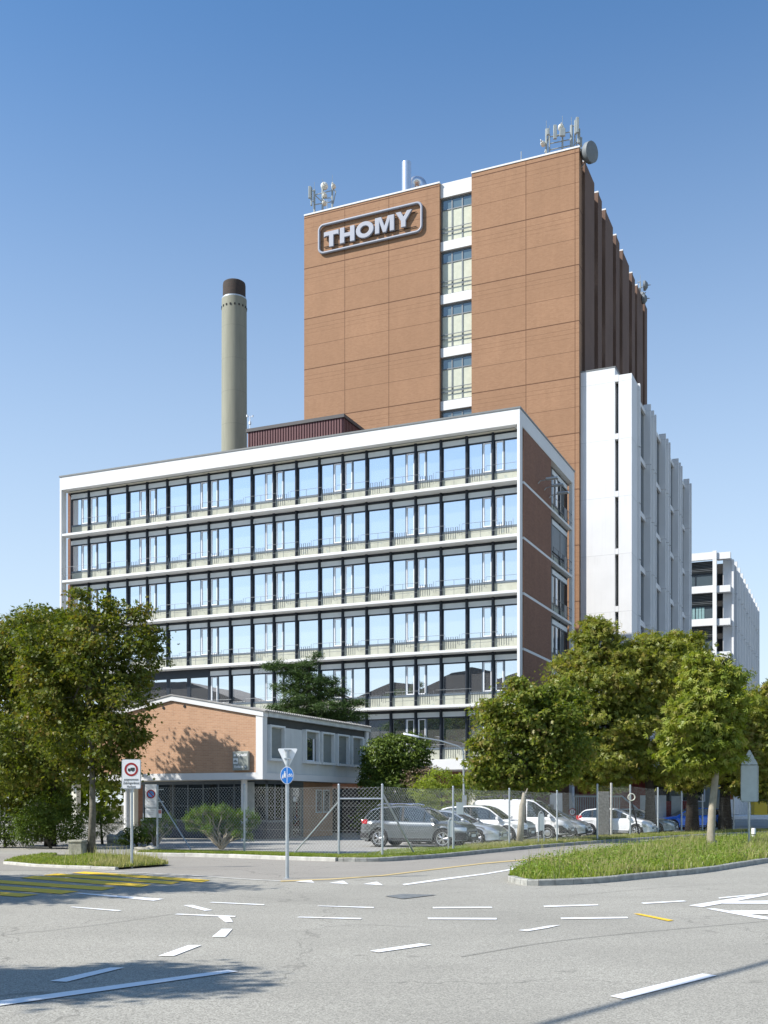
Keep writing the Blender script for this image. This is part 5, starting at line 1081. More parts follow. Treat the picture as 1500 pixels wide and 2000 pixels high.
# ------------------------------------------------------------------ vegetation
LEAF = np.array([[0,0,0],[.34,.30,.03],[.14,.36,.0],[.42,.62,.05],[.10,.62,.0],[0,1.05,.06],[-.10,.62,0],[-.42,.62,.05],[-.14,.36,0],[-.34,.30,.03]], float)
LTRI = [(0,1,2),(0,2,8),(0,8,9),(2,3,4),(2,4,6),(2,6,8),(6,7,8),(4,5,6)]
OVAL = np.array([[0,0,0],[.26,.38,.05],[.0,1,.0],[-.26,.38,.05]], float); OTRI = [(0,1,2),(0,2,3)]
NEED = np.array([[-.035,0,0],[.035,0,0],[0,1,0]], float); NTRI = [(0,1,2)]
CHES = np.array([[0,0,0],[.5,.15,-.06],[.62,.42,-.1],[.2,.2,0],[.34,.85,-.06],[.16,.95,-.1],[0,.25,.03],[-.16,.95,-.1],[-.34,.85,-.06],[-.2,.2,0],[-.62,.42,-.1],[-.5,.15,-.06]], float)
CTRI = [(0,1,2),(0,2,3),(3,4,5),(3,5,6),(6,7,8),(6,8,9),(9,10,11),(9,11,0),(0,3,6),(0,6,9)]
def scatter_mesh(name, pos, size, m, parent, shape=(LEAF, LTRI), up=.35, outward=None, droop=.25):
    """many small leaf faces as ONE crown mesh"""
    V, Tt = shape; n = len(pos)
    nrm = rng.normal(size=(n, 3)); 
    if outward is not None: nrm += outward*1.1
    nrm[:, 2] += up*2; nrm /= np.linalg.norm(nrm, axis=1)[:, None]
    d = rng.normal(size=(n, 3)); d[:, 2] -= droop*2
    if outward is not None: d += outward*.8
    d -= nrm*np.sum(d*nrm, 1)[:, None]; d /= np.linalg.norm(d, axis=1)[:, None]; s = np.cross(d, nrm)
    sz = size*rng.uniform(.45, 1.4, n)
    verts = pos[:, None, :]+sz[:, None, None]*(V[None, :, 0, None]*s[:, None, :]+V[None, :, 1, None]*d[:, None, :]+V[None, :, 2, None]*nrm[:, None, :])
    verts = verts.reshape(-1, 3); k = len(V); tri = (np.arange(n)[:, None, None]*k+np.array(Tt)[None]).reshape(-1, 3)
    L = np.array(parent.location) if parent else np.zeros(3); verts = verts-L
    me = bpy.data.meshes.new(name); me.vertices.add(len(verts)); me.vertices.foreach_set('co', verts.ravel().astype(np.float32))
    me.loops.add(len(tri)*3); me.loops.foreach_set('vertex_index', tri.ravel().astype(np.int32)); me.polygons.add(len(tri)); me.polygons.foreach_set('loop_start', np.arange(len(tri), dtype=np.int32)*3)
    me.update(calc_edges=True); me.materials.append(m); o = bpy.data.objects.new(name, me); COL.objects.link(o); o.parent = parent; return o
def blob_points(blobs, per, clump=.35, shell=.55, leaves=26, squash=1.):
    """clumps of leaves over ellipsoids (centre, rx, ry, rz)"""
    P = []; O = []
    vol = np.array([b[1]*b[3] for b in blobs]); tot = vol.sum()
    for (c, rx, ry, rz), v in zip(blobs, vol):
        m_ = max(3, int(per*v/tot/leaves)); u = rng.normal(size=(m_, 3)); u /= np.linalg.norm(u, axis=1)[:, None]; rad = (shell+(1-shell)*rng.random(m_))**.6*rng.uniform(.86, 1.08, m_); stray = rng.random(m_) < .14; rad[stray] *= rng.uniform(1.03, 1.25, stray.sum())
        cc = np.array(c)+u*rad[:, None]*np.array([rx, ry, rz]); cs = clump*rng.uniform(.45, 1.25, m_); cs[stray] *= .6
        off = rng.normal(size=(m_, leaves, 3))*cs[:, None, None]*np.array([.68, .68, .30*squash]); pts = cc[:, None, :]+off
        P.append(pts.reshape(-1, 3)); O.append(np.repeat(u, leaves, axis=0))
    return np.concatenate(P), np.concatenate(O)
def limb_pts(a, b, sag=.0, n=5, wob=.1):
    a, b = Vector(a), Vector(b); L = (b-a).length; out = []
    for i in range(n+1):
        t = i/n; p = a.lerp(b, t); w = math.sin(math.pi*t)*L*wob; out.append(p+Vector((random.uniform(-1,1)*w*.5, random.uniform(-1,1)*w*.5, w*.5+sag)))
    return out
bark = mat('bark', (.13,.115,.09), .95, var=.35, sc=5, bmp=.9, spec=.1); bark_pale = mat('bark_pale', (.36,.32,.25), .9, var=.2, sc=4, bmp=.6, spec=.1); bark_dark = mat('bark_dark', (.06,.05,.04), .95, var=.3, sc=5, bmp=.9, spec=.1)
lf_maple = leaf_mat('maple_leaves', [(.045,.068,.012),(.095,.125,.020),(.16,.175,.030),(.24,.155,.05)], .36)
lf_maple_d = leaf_mat('maple_leaves_green', [(.045,.08,.013),(.095,.14,.020),(.155,.195,.03),(.20,.20,.04)], .36)
lf_ches = leaf_mat('chestnut_leaves', [(.085,.115,.020),(.165,.195,.032),(.26,.265,.052),(.36,.26,.11)], .38)
lf_ches_g = leaf_mat('young_chestnut_leaves', [(.11,.15,.024),(.19,.24,.036),(.28,.31,.06),(.37,.30,.11)], .38)
lf_laurel = leaf_mat('evergreen_leaves', [(.03,.055,.012),(.065,.10,.02),(.13,.18,.03),(.17,.21,.04)], .22)
lf_bush = leaf_mat('bush_leaves', [(.14,.19,.024),(.24,.30,.04),(.32,.36,.07)], .4)
lf_hedge = leaf_mat('hedge_leaves', [(.05,.085,.016),(.09,.135,.022),(.15,.18,.03)], .3)
lf_pine = leaf_mat('pine_needles', [(.03,.06,.018),(.055,.095,.026),(.10,.14,.04)], .2)
lf_mugo = leaf_mat('mugo_needles', [(.08,.14,.02),(.13,.21,.028),(.20,.27,.045)], .25)
lf_grass = leaf_mat('grass_blades', [(.11,.17,.028),(.19,.26,.04),(.27,.31,.07),(.42,.38,.19)], .4)
lf_dry = leaf_mat('dry_grass', [(.20,.24,.05),(.34,.33,.13),(.48,.42,.23)], .4)
lf_t1 = leaf_mat('broad_maple_leaves', [(.065,.10,.018),(.13,.175,.028),(.22,.24,.045),(.30,.21,.09)], .38)
lf_weed = leaf_mat('weed_leaves', [(.10,.17,.03),(.18,.27,.04),(.28,.34,.06)], .35)
lf_pink = leaf_mat('smoke_bush', [(.24,.15,.11),(.34,.25,.19),(.20,.18,.09)], .3)
def base_(x, y): return Vector((x, y, 0))
def tree(name, label, base, blobs_px, Y, leaves, size, m, shape=(LEAF, LTRI), trunk=None, tr=.16, bk=None, cat='tree', group=None, clump=.38, up=.35, depth=1., z0=0, squash=1., droop=.25, lv=26, limbs=True, shell=.5, lobes=4):
    """blobs measured in photo pixels at distance Y: (px, py, radius x, radius y, depth offset)"""
    k = Y/F; T = thing(name, (base.x, base.y, z0), label, cat, group); bl = []
    for b in blobs_px:
        px, py, rx, ry, dy = b; c = at(px, py, Y+dy); kk = (Y+dy)/F; bl.append((tuple(c), rx*kk, (rx+ry)/2*kk*depth, ry*kk))
    if cat == 'tree' and lobes:
        extra = []
        for (c, rx, ry, rz) in bl:
            for _ in range(lobes):
                u = rng.normal(size=3); u[2] = abs(u[2])*.8-.1; u[1] = -abs(u[1]) if rng.random() < .65 else u[1]; u /= np.linalg.norm(u); f = rng.uniform(.28, .46)
                extra.append(((c[0]+u[0]*rx*.92, c[1]+u[1]*ry*.92, c[2]+u[2]*rz*.92), rx*f, ry*f, rz*f*.75))
        bl = bl+extra
    P, O = blob_points(bl, leaves, clump, leaves=lv, squash=squash, shell=shell); ok = P[:, 2] > z0+.03; P, O = P[ok], O[ok]
    scatter_mesh('crown', P, size, m, T, shape, up, O, droop)
    g = MB(); tops = trunk or [Vector((base.x, base.y, z0)), Vector((bl[0][0][0], bl[0][0][1], bl[0][0][2]))]
    n = len(tops); g.tube(tops, [tr*(1.25 if i == 0 else 1-.62*i/(n-1)) for i in range(n)], 12)
    if limbs:
        for c, rx, ry, rz in bl[:len(blobs_px)]:
            c = Vector(c); t = random.uniform(.45, .8); st = tops[-2].lerp(tops[-1], t) if n > 1 else tops[0]
            if c.z < st.z+.2: st = tops[-2].lerp(tops[-1], .15)
            lp = limb_pts(st, c, n=5); g.tube(lp, [tr*.42*(1-.75*i/5) for i in range(6)], 6)
            for _ in range(4):
                e = c+Vector((random.gauss(0,1)*rx*.5, random.gauss(0,1)*ry*.5, random.gauss(0,1)*rz*.5)); g.tube(limb_pts(lp[3], e, n=3), [tr*.14, tr*.10, tr*.07, tr*.03], 5)
    g.build('trunk', bk or bark, T, world=True, smooth=True); return T
# left maples
pA = gr(178, 1672); YA = pA.y
tree('maple_tree', 'leafy maple with a thin grey trunk in the left grass island', pA, [(185,1258,72,66,0),(268,1285,52,58,.2),(120,1290,62,66,.3),(150,1350,80,70,0),(240,1368,58,64,-.3),(212,1440,62,66,0),(255,1440,30,40,.2),(130,1430,70,66,.5),(158,1188,20,36,0),(217,1195,18,30,.1),(276,1205,16,22,.1),(300,1250,20,26,0),(222,1508,44,30,0),(170,1508,44,30,.4),(95,1350,50,70,.6),(72,1262,36,48,.8)],
     YA, 34000, .135, lf_maple, trunk=[pA, at(181,1580,YA), at(180,1480,YA), at(176,1380,YA), at(178,1290,YA), at(182,1220,YA)], tr=.115, bk=mat('bark_grey', (.20,.185,.15), .95, var=.35, sc=7, bmp=.8, spec=.1), clump=.30)
YB = 43.8; pB = at(98, 1572, YB); pB.z = 0
tree('maple_tree', 'dark green maple with low hanging branches behind the concrete block', pB, [(40,1262,58,60,0),(85,1225,38,36,0),(10,1300,56,70,.2),(80,1330,72,80,0),(15,1400,70,80,0),(70,1570,60,44,0),(60,1440,62,60,-3),(112,1500,56,40,-3),(20,1500,60,50,-3),(90,1340,50,50,-2.5),(95,1430,76,80,-.4),(40,1480,66,66,0),(110,1510,56,50,-.3),(0,1520,50,50,0),(60,1550,52,40,.2),(150,1460,50,60,.3),(-60,1340,80,110,0),(-50,1480,70,80,0)],
     YB, 46000, .16, lf_maple, trunk=[pB, at(100,1560,YB), at(104,1500,YB), at(92,1400,YB), at(82,1300,YB)], tr=.2, bk=bark_dark, clump=.36)
# shade trees standing out of frame to the left
pC = Vector((-10.4, 8.3, 0)); bl = [(-10.6,8.1,5.6,1.5,1.1,1.0),(-9.4,8.7,6.3,1.2,.7,.8),(-11.8,8.6,6.0,1.4,1.0,1.2),(-8.7,8.3,5.2,1.0,.5,.4),(-10.3,8.0,7.2,1.2,.8,.8)]
def tree_w(label, base, bl, leaves, size, m, tr=.15, clump=.3):
    T = thing('street_tree', base, label, 'tree'); P, O = blob_points([((x,y,z),rx,ry,rz) for x,y,z,rx,ry,rz in bl], leaves, clump); scatter_mesh('crown', P, size, m, T, (LEAF, LTRI), .35, O)
    g = MB(); c = Vector(bl[0][:3]); g.tube([base, base.lerp(c, .5), c], [tr*1.2, tr, tr*.5], 10)
    for b in bl: g.tube(limb_pts(base.lerp(c, .6), Vector(b[:3])), [tr*.4*(1-.15*i) for i in range(6)], 6)
    g.build('trunk', bark, T, world=True, smooth=True)
tree_w('street tree left of the camera whose shade crosses the near road', pC, bl, 14000, .15, lf_maple)
pD = Vector((-15.2, 19.6, 0)); bl = [(-14.6,19.4,6.0,2.6,2.6,1.8),(-12.6,20.6,6.4,2.0,1.7,1.4),(-16.6,19.2,6.0,2.3,2.4,1.8),(-12.0,18.9,5.2,1.7,1.5,1.2),(-10.9,19.9,6.2,1.4,1.0,.8),(-15,22.0,6.4,2.4,2.0,1.6),(-13.2,22.9,6.0,1.9,1.3,1.3),(-14.4,17.2,5.8,2.2,1.5,1.4),(-17.5,21.5,6,2.2,2.2,1.6)]
tree_w('street tree left of the camera whose shade lies over the yellow crossing', pD, bl, 34000, .18, lf_maple, .2, .4)
YE = 49.
tree('maple_tree', 'tall maple farther back whose crown shades the gatehouse brick gable', base_(-15.6, 49.2), [(40,1262,72,62,0),(120,1262,66,60,0),(85,1215,50,36,0),(160,1255,40,48,0),(20,1340,70,60,0),(110,1350,80,70,0),(60,1430,80,60,0),(-30,1300,70,80,0),(150,1222,26,28,0)], YE, 26000, .18, lf_maple, trunk=[base_(-15.6,49.2), Vector((-15.5,49.2,4)), Vector((-15.6,49.2,8))], tr=.22, bk=bark_dark, clump=.36)
# lamp arm out of frame: its shadow crosses the lower right corner
LP = thing('overhead_lamp', Vector((-9.2, 4.7, 0)), 'street lamp with a long arm left of the camera', 'street lamp'); g = MB(); d_ = Vector((2.83, 3.24, 0)).normalized(); s_ = Vector((1.256, 8.32, 0))-Vector((.963, .27, 0))/.905*9.0
LP.location = s_-d_*2; g.tube([(0,0,0),(0,0,8.7)], .07, 10); g.tube([(0,0,8.7), d_*.6+Vector((0,0,9)), d_*7.6+Vector((0,0,9.0))], .045, 8); g.build('pole', M['galv'], LP, smooth=True)
# right street trees
def base(px, Y): p = at(px, 1572, Y); p.z = 0; return p
Y1_ = 45.; b = gz(1015, 1648); b.z = .1
tree('maple_tree', 'broad dark maple in front of the white office corner, growing over the fence', base(1022, 47.5), [(1015,1395,66,56,0),(972,1440,52,54,.2),(1060,1430,64,62,0),(1000,1490,64,46,0),(1065,1500,58,44,.2),(958,1500,36,30,0),(1092,1390,50,52,.8),(1020,1358,36,22,0),(1110,1470,50,50,.5),(1040,1530,60,24,0),(975,1525,40,24,0),(1070,1362,40,30,.6),(938,1470,24,26,0),(935,1525,22,14,0),(1010,1340,18,18,0)], 47.5, 36000, .18, lf_t1, trunk=[base(1022,47.5), at(1022,1560,47.5), at(1020,1490,47.5), at(1016,1420,47.5)], tr=.14, clump=.33)
ST_ = thing('dead_trunk', gz(1015, 1648), 'pale bare trunk stub standing just behind the chain-link fence', 'dead tree'); k = ST_.location.y/F; g = MB(); g.tube([(0,0,0),(.05,0,.8),(.1,0,1.5),(.16,0,(1648-1565)*k),(.17,0,(1648-1548)*k)], [.16,.13,.13,.12,.05], 10); g.tube([(.12,0,1.7),(.32,0,2.25)], [.06,.02], 6); g.build('trunk', bark_pale, ST_, smooth=True)
Y2_ = 61.
tree('chestnut_tree', 'largest street tree with a broad yellowing crown before the tower', base(1270, Y2_), [(1165,1262,42,44,0),(1215,1290,60,44,0),(1130,1320,56,44,0),(1195,1345,84,54,-.6),(1275,1330,66,66,0),(1110,1385,58,48,-.4),(1180,1420,86,56,-.8),(1265,1420,76,60,-.5),(1120,1455,60,44,-.4),(1195,1485,80,44,-.6),(1285,1490,64,44,-.2),(1290,1285,50,44,.6),(1165,1230,22,24,0),(1100,1500,40,28,-.3),(1180,1525,50,24,-.5)],
     Y2_, 50000, .22, lf_ches, (CHES, CTRI), trunk=[base(1270,Y2_), at(1270,1560,Y2_), at(1266,1500,Y2_), at(1245,1420,Y2_), at(1225,1340,Y2_)], tr=.30, bk=bark_dark, clump=.42)
Y3_ = 66.
tree('chestnut_tree', 'street tree behind the leaning pale trunk, its crown merging with the largest tree', base(1352, Y3_), [(1330,1290,56,50,0),(1385,1330,50,48,0),(1320,1370,60,60,0),(1375,1400,60,60,0),(1340,1460,66,52,0),(1400,1470,50,46,0),(1345,1520,50,26,0),(1290,1270,40,36,0),(1420,1375,34,40,0)], Y3_, 30000, .24, lf_ches, (CHES, CTRI), trunk=[base(1352,Y3_), at(1352,1540,Y3_), at(1350,1480,Y3_), at(1348,1380,Y3_)], tr=.36, bk=bark_dark, clump=.45)
Y4_ = 42.; b4 = gr(1398, 1656, .1); Y4_ = b4.y
tree('young_chestnut_tree', 'young tree with a leaning pale trunk in the right grass island', b4, [(1380,1330,40,34,0),(1400,1370,58,38,0),(1345,1385,34,26,0),(1370,1420,56,38,-.2),(1422,1400,26,32,0),(1385,1455,54,34,0),(1330,1440,30,26,0),(1402,1480,36,26,0),(1360,1490,40,22,0),(1320,1478,20,16,0),(1430,1325,16,14,0),(1370,1300,22,22,0)], Y4_, 20000, .19, lf_ches_g, (CHES, CTRI),
     trunk=[b4, at(1388,1640,Y4_), at(1391,1580,Y4_), at(1397,1520,Y4_), at(1402,1460,Y4_), at(1398,1390,Y4_), at(1390,1330,Y4_)], tr=.17, bk=bark_pale, clump=.27, depth=.9, z0=.1, droop=.5)
Y5_ = 62.
tree('chestnut_tree', 'street tree cut by the right photo edge', base(1530, Y5_), [(1495,1400,40,44,0),(1540,1380,60,60,0),(1480,1460,44,44,0),(1520,1480,60,50,0),(1470,1500,30,28,0),(1495,1360,30,20,0)], Y5_, 18000, .20, lf_ches, (CHES, CTRI), trunk=[base(1530,Y5_), at(1530,1520,Y5_), at(1530,1420,Y5_)], tr=.3, bk=bark_dark, clump=.4)
Y6_ = 72.
tree('chestnut_tree', 'shaded street tree with a dark trunk between the leaning tree and the tall sign back', base(1416, Y6_), [(1440,1400,46,44,0),(1425,1450,50,46,0),(1455,1490,44,36,0),(1400,1500,44,34,0),(1465,1420,36,34,0),(1450,1530,50,26,0),(1480,1540,40,28,0)], Y6_, 17000, .23, lf_ches, (CHES, CTRI), trunk=[base(1416,Y6_), at(1416,1520,Y6_), at(1425,1440,Y6_)], tr=.38, bk=bark_dark, clump=.45)
tree('chestnut_tree', 'street tree filling the gap above the dark red wall', base(1190, 69.), [(1240,1500,60,36,0),(1320,1500,50,36,0),(1250,1440,70,50,0),(1160,1500,60,34,0)], 69., 10000, .24, lf_ches, (CHES, CTRI), trunk=[base(1190,69.), at(1192,1530,69.), at(1210,1450,69.)], tr=.3, bk=bark_dark, clump=.5) if False else None
# pine behind the gatehouse
Yp = 64.
tree('pine_tree', 'dark pine with spreading flat branches behind the gatehouse roof', base(600, Yp), [(540,1300,30,9,0),(572,1312,36,14,.3),(600,1300,22,12,0),(605,1330,40,18,0),(560,1342,28,12,.4),(590,1362,48,16,0),(648,1352,38,13,0),(690,1372,30,8,0),(640,1382,50,15,-.3),(675,1398,44,12,0),(560,1385,36,14,.5),(600,1395,50,14,0),(642,1330,24,9,0),(618,1282,10,8,0),(610,1425,60,30,0)],
     Yp, 46000, .19, lf_pine, (np.array([[-.09,0,0],[.09,0,0],[.0,1.2,0]]), NTRI), trunk=[base(600,Yp), at(600,1420,Yp), at(604,1350,Yp), at(602,1300,Yp)], tr=.2, bk=bark, clump=.34, up=.6, squash=.7, droop=0, lv=34, shell=.2, lobes=0)
# round evergreen, bushes by the office
Ye = 57.
tree('evergreen_shrub', 'large rounded dark evergreen shrub beside the gatehouse end wall', base(770, Ye), [(790,1470,50,40,0),(750,1480,40,40,0),(735,1520,30,40,.2),(800,1510,42,34,0),(765,1550,60,44,0),(745,1600,48,40,0),(800,1580,40,36,0)], Ye, 52000, .15, lf_laurel, (OVAL, OTRI), tr=.12, clump=.24, cat='shrub', shell=.75)
tree('smoke_bush', 'pinkish brown bush between the dark evergreen and the yellow-green bush', base(822, 56.), [(815,1512,22,10,0),(838,1503,14,8,0),(800,1528,20,10,0),(830,1530,20,16,0)], 56., 3000, .09, lf_pink, (OVAL, OTRI), tr=.05, cat='shrub', clump=.2)
tree('yellow_green_bush', 'loose yellow-green bush under the lamp behind the parked cars', base(868, 54.), [(860,1522,42,20,0),(900,1530,26,18,0),(835,1545,36,22,0),(875,1555,46,26,0),(915,1545,18,20,0),(850,1590,50,24,0)], 54., 12000, .10, lf_bush, (OVAL, OTRI), tr=.06, cat='shrub', clump=.26)
tree('yellow_green_bush', 'low yellow-green bush under the maple right of the street lamp', base(965, 54.), [(965,1535,26,14,0),(985,1548,24,14,0),(945,1550,18,14,0)], 54., 3500, .10, lf_bush, (OVAL, OTRI), tr=.05, cat='shrub', clump=.24)
# hedge shrubs on the left, mugo pines behind the fence
tree('hedge_shrub', 'light green rounded shrub at the roadside left of the concrete block', base(100, 41.5), [(70,1602,46,32,0),(120,1610,46,34,0),(100,1575,50,26,0),(60,1625,40,22,0),(140,1628,30,20,0)], 41.5, 13000, .085, lf_hedge, (OVAL, OTRI), tr=.05, cat='shrub', clump=.22)
tree('hedge_shrub', 'dark low shrub at the far left photo edge', base(10, 42.5), [(10,1620,40,26,0),(30,1635,30,18,0),(-30,1610,50,40,0)], 42.5, 6000, .085, lf_laurel, (OVAL, OTRI), tr=.05, cat='shrub', clump=.22)
tree('juniper_shrub', 'spreading dark juniper beside the white gatehouse column', base(200, 46.), [(195,1585,30,14,0),(175,1600,28,14,0),(215,1605,26,20,0),(190,1620,34,18,0)], 46., 7000, .09, lf_hedge, (NEED*np.array([2.4,1,1]), NTRI), tr=.05, cat='shrub', clump=.2)
tree('dark_shrub', 'low dark shrub at the foot of the lorry sign, behind the stones', base(268, 43.), [(262,1628,20,16,0),(285,1635,18,14,0),(250,1640,18,10,0)], 43., 3500, .08, lf_laurel, (OVAL, OTRI), tr=.04, cat='shrub', clump=.16)
nd = (NEED*np.array([1.6,1,1]), NTRI)
def mugo(label, bx, Y, tufts, leaves):
    k = Y/F; b = at(bx, 1572, Y); b.z = .02; T = thing('mugo_pine', b, label, 'shrub'); P = []; O = []; g = MB()
    for px, py, r in tufts:
        c = at(px, py, Y+random.uniform(-.35, .35)); rr = r*k; lp = limb_pts(b, c, n=6, wob=.22); g.tube(lp, [.045*(1-.11*i) for i in range(7)], 6)
        for _ in range(int(r*2.1)):
            u = Vector((random.gauss(0,1), random.gauss(0,1), random.gauss(.3,.8))).normalized(); e = c+Vector((u.x*rr, u.y*rr, u.z*rr*.75)); g.tube([lp[5], lp[5].lerp(e, .6), e], [.012,.009,.005], 4)
            n = leaves; q = np.array(e)+rng.normal(size=(n, 3))*np.array([.045,.045,.07]); P.append(q); O.append(np.repeat([[u.x, u.y, u.z+.6]], n, 0))
    scatter_mesh('needles', np.concatenate(P), .13, lf_mugo, T, (np.array([[-.055,0,0],[.055,0,0],[0,1,0]]), NTRI), .2, np.concatenate(O), -.9); g.build('stem', bark_pale, T, world=True, smooth=True)
mugo('small mugo pine left of the first fence brace', 303, 42., [(282,1610,9),(296,1600,10),(312,1606,10),(328,1600,10),(338,1612,7),(290,1624,9),(308,1622,9),(322,1626,7),(300,1636,7)], 22)
mugo('larger twisted mugo pine with bare lower stems behind the fence', 432, 40.5, [(368,1602,8),(382,1590,9),(398,1584,10),(416,1586,11),(432,1582,11),(448,1590,10),(466,1594,10),(484,1592,10),(498,1602,8),(376,1616,9),(394,1606,11),(412,1604,10),(430,1604,11),(452,1608,11),(472,1612,11),(492,1618,9),(404,1622,10),(440,1622,10),(466,1630,9),(486,1636,8),(420,1634,7)], 26)
# backdrop: woods far left and right, and a far tree line beyond the right street
def woods(name, x0, x1, y, h, n, size, m):
    P = np.stack([rng.uniform(x0, x1, n), y+rng.uniform(-4, 4, n), np.abs(rng.normal(0, .5, n))*0], 1); hx = h*(.65+.35*np.sin(P[:, 0]*.35)*np.sin(P[:, 0]*.13+1)); P[:, 2] = rng.random(n)**.7*hx
    o = scatter_mesh(name, P, size, m, None); props(o, kind='stuff'); props(o, 'distant belt of trees '+('behind the left maples' if x1 < 0 else 'beyond the street at the right'), 'trees')
woods('far_woods', -75, -24, 100, 9, 16000, .7, lf_maple_d); woods('far_woods', 52, 130, 175, 9, 14000, .9, lf_maple_d)
# stones at the gatehouse corner
st = mat('pale_stone', (.42,.40,.34), .9, var=.3, sc=4, bmp=.6)
import bmesh
for px, py, w, h, lab in ((232,1640,22,22,'grey-white rough stone below the gatehouse column'),(290,1655,26,9,'flat pale stone in front of the small mugo pine')):
    q = gz(px, py+6); S = thing('boulder', q, lab, 'stone'); b = bmesh.new(); bmesh.ops.create_icosphere(b, subdivisions=3, radius=1); k = q.y/F
    for v in b.verts: v.co *= 1+.16*math.sin(v.co.x*5+v.co.y*3)+.12*math.sin(v.co.z*6+v.co.x*2); v.co.x *= w*k; v.co.y *= w*k*.7; v.co.z *= h*k
    me = bpy.data.meshes.new('stone'); b.to_mesh(me); b.free(); me.materials.append(st); o = bpy.data.objects.new('stone', me); COL.objects.link(o); o.parent = S
# grass
def inpoly(P, poly):
    x, y = P[:, 0], P[:, 1]; c = np.zeros(len(P), bool); n = len(poly); j = n-1
    for i in range(n):
        xi, yi, xj, yj = poly[i].x, poly[i].y, poly[j].x, poly[j].y
        c ^= ((yi > y) != (yj > y)) & (x < (xj-xi)*(y-yi)/(yj-yi+1e-12)+xi); j = i
    return c
def blades(name, P, h, m, label, w=.012, lean=.75):
    n = len(P); a = rng.uniform(0, 2*np.pi, n); d = np.stack([np.cos(a), np.sin(a), np.zeros(n)], 1); H = (h if np.ndim(h) else np.full(n, h))*rng.uniform(.4, 1.25, n); b = rng.uniform(0, 2*np.pi, n); l = np.stack([np.cos(b), np.sin(b), np.zeros(n)], 1)*(H*lean*rng.random(n))[:, None]
    W = (w*rng.uniform(.6, 1.5, n))[:, None]; up = np.array([0, 0, 1.]); v = np.stack([P-d*W, P+d*W, P+d*W*.7+l*.35+up*(H*.6)[:, None], P-d*W*.7+l*.35+up*(H*.6)[:, None], P+l+up*H[:, None]], 1).reshape(-1, 3)
    i5 = np.arange(n)[:, None, None]*5; tri = (i5+np.array([(0,1,2),(0,2,3),(3,2,4)])[None]).reshape(-1, 3)
    me = bpy.data.meshes.new(name); me.vertices.add(len(v)); me.vertices.foreach_set('co', v.ravel().astype(np.float32)); me.loops.add(len(tri)*3); me.loops.foreach_set('vertex_index', tri.ravel().astype(np.int32)); me.polygons.add(len(tri)); me.polygons.foreach_set('loop_start', np.arange(len(tri), dtype=np.int32)*3); me.update(calc_edges=True); me.materials.append(m)
    o = bpy.data.objects.new(name, me); COL.objects.link(o); props(o, label, 'grass', kind='stuff'); return o
def fill(poly, n, z):
    xs = [p.x for p in poly]; ys = [p.y for p in poly]; P = np.stack([rng.uniform(min(xs), max(xs), n), rng.uniform(min(ys), max(ys), n), np.full(n, z)], 1); return P[inpoly(P, poly)]
def inset(P, edge, d):
    keep = np.ones(len(P), bool)
    for a, b in zip(edge[:-1], edge[1:]):
        ab = np.array([b.x-a.x, b.y-a.y]); L2 = (ab**2).sum()+1e-9; t = np.clip(((P[:, :2]-[a.x, a.y])@ab)/L2, 0, 1); q = np.array([a.x, a.y])+t[:, None]*ab; keep &= np.linalg.norm(P[:, :2]-q, axis=1) > d
    return P[keep]
P = inset(fill(ISR, 260000, .1), smoothpts(IR_front, 1), .12); P = P[(P[:, 0] < 22)]
clf = np.sin(P[:, 0]*1.7+np.sin(P[:, 1]*1.3)*2)*np.sin(P[:, 1]*1.9+1)+rng.normal(0, .35, len(P)); hgt = .15+.09*np.clip(clf, -1, 1.6)+.006*np.clip(P[:, 0]-3, 0, 12)
sel = clf > .55
blades('grass', P[~sel], hgt[~sel], lf_grass, 'tall rough green grass on the right traffic island', .013); blades('grass', P[sel], hgt[sel]*1.15, lf_dry, 'dry straw-coloured grass tufts on the right traffic island', .011)
Q = P[rng.random(len(P)) < .012]; blades('weed_stalks', Q, .62, lf_dry, 'thin seed stalks rising from the right traffic island', .006, .3)
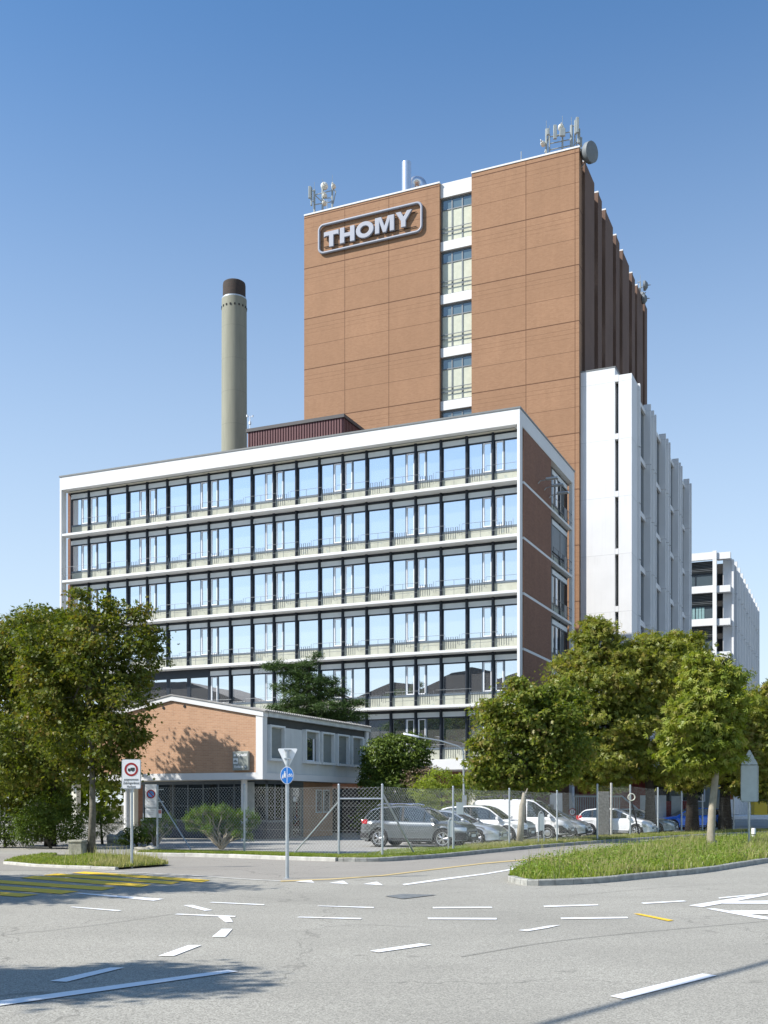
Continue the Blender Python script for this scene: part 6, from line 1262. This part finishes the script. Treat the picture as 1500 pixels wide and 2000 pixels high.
# broad-leaved weeds
Q = P[rng.random(len(P)) < .45]+np.array([0, 0, .06]); Q[:, 2] += rng.random(len(Q))*.24; o = scatter_mesh('weeds', Q, .055, lf_weed, None, (OVAL, OTRI), .6); props(o, 'small leafy weeds among the grass of the right traffic island', 'weeds', kind='stuff')
P = inset(fill(ISL, 42000, .06), IL_front, .12); P = P[~((P[:, 0] > gr(118,1672).x) & (P[:, 0] < gr(176,1672).x) & (P[:, 1] > 33.2))]; hh_ = .05+.12*(P[:, 0] > gr(200,1690).x)*rng.random(len(P)); blades('grass', P, hh_, lf_dry, 'dry grass and weeds on the left traffic island', .009); blades('grass', P[rng.random(len(P)) < .6]+.01, .075, lf_grass, 'short green grass on the left traffic island', .012)
Q = P[(rng.random(len(P)) < .03) & (P[:, 0] > gr(185,1680).x)]; blades('weed_stalks', Q, .42, lf_dry, 'thin seed stalks on the left traffic island', .006, .35)
def strip_pts(LR, n, z):
    L, Rr = LR; out = []; segs_ = [(L[i], L[i+1], Rr[i], Rr[i+1]) for i in range(len(L)-1)]; ar = np.array([(a-b).length for a, b, _, _ in segs_]); c = rng.choice(len(segs_), n, p=ar/ar.sum()); t = rng.random(n); s = rng.random(n)
    A = np.array([[*segs_[i][0]] for i in c]); B = np.array([[*segs_[i][1]] for i in c]); C = np.array([[*segs_[i][2]] for i in c]); D_ = np.array([[*segs_[i][3]] for i in c])
    p = (A*(1-t)[:, None]+B*t[:, None])*(1-s)[:, None]+(C*(1-t)[:, None]+D_*t[:, None])*s[:, None]; p[:, 2] = z; return p
blades('grass', strip_pts(VL, 40000, .09), .09, lf_grass, 'short grass verge behind the pale kerb on the left', .012); p = strip_pts(VR, 110000, .09); p = p[p[:, 0] < 35]
blades('grass', p, .085+.05*rng.random(len(p))*(p[:, 0] > 12), lf_grass, 'grass verge along the kerb under the chain-link fence', .013)
q = p[(rng.random(len(p)) < .25) & (p[:, 0] > 3)]; blades('grass', q, .16, lf_dry, 'straw tufts along the fence verge', .009)
# grass between the cars and the fence
cp = [gz(690,1668), gz(760,1655), gz(980,1640), gz(1240,1625), gz(1280,1632), gz(1000,1650), gz(760,1670)]; Pq = fill(cp, 90000, .015); blades('grass', Pq, .05, lf_grass, 'thin grass on the parking bays by the cars', .012)
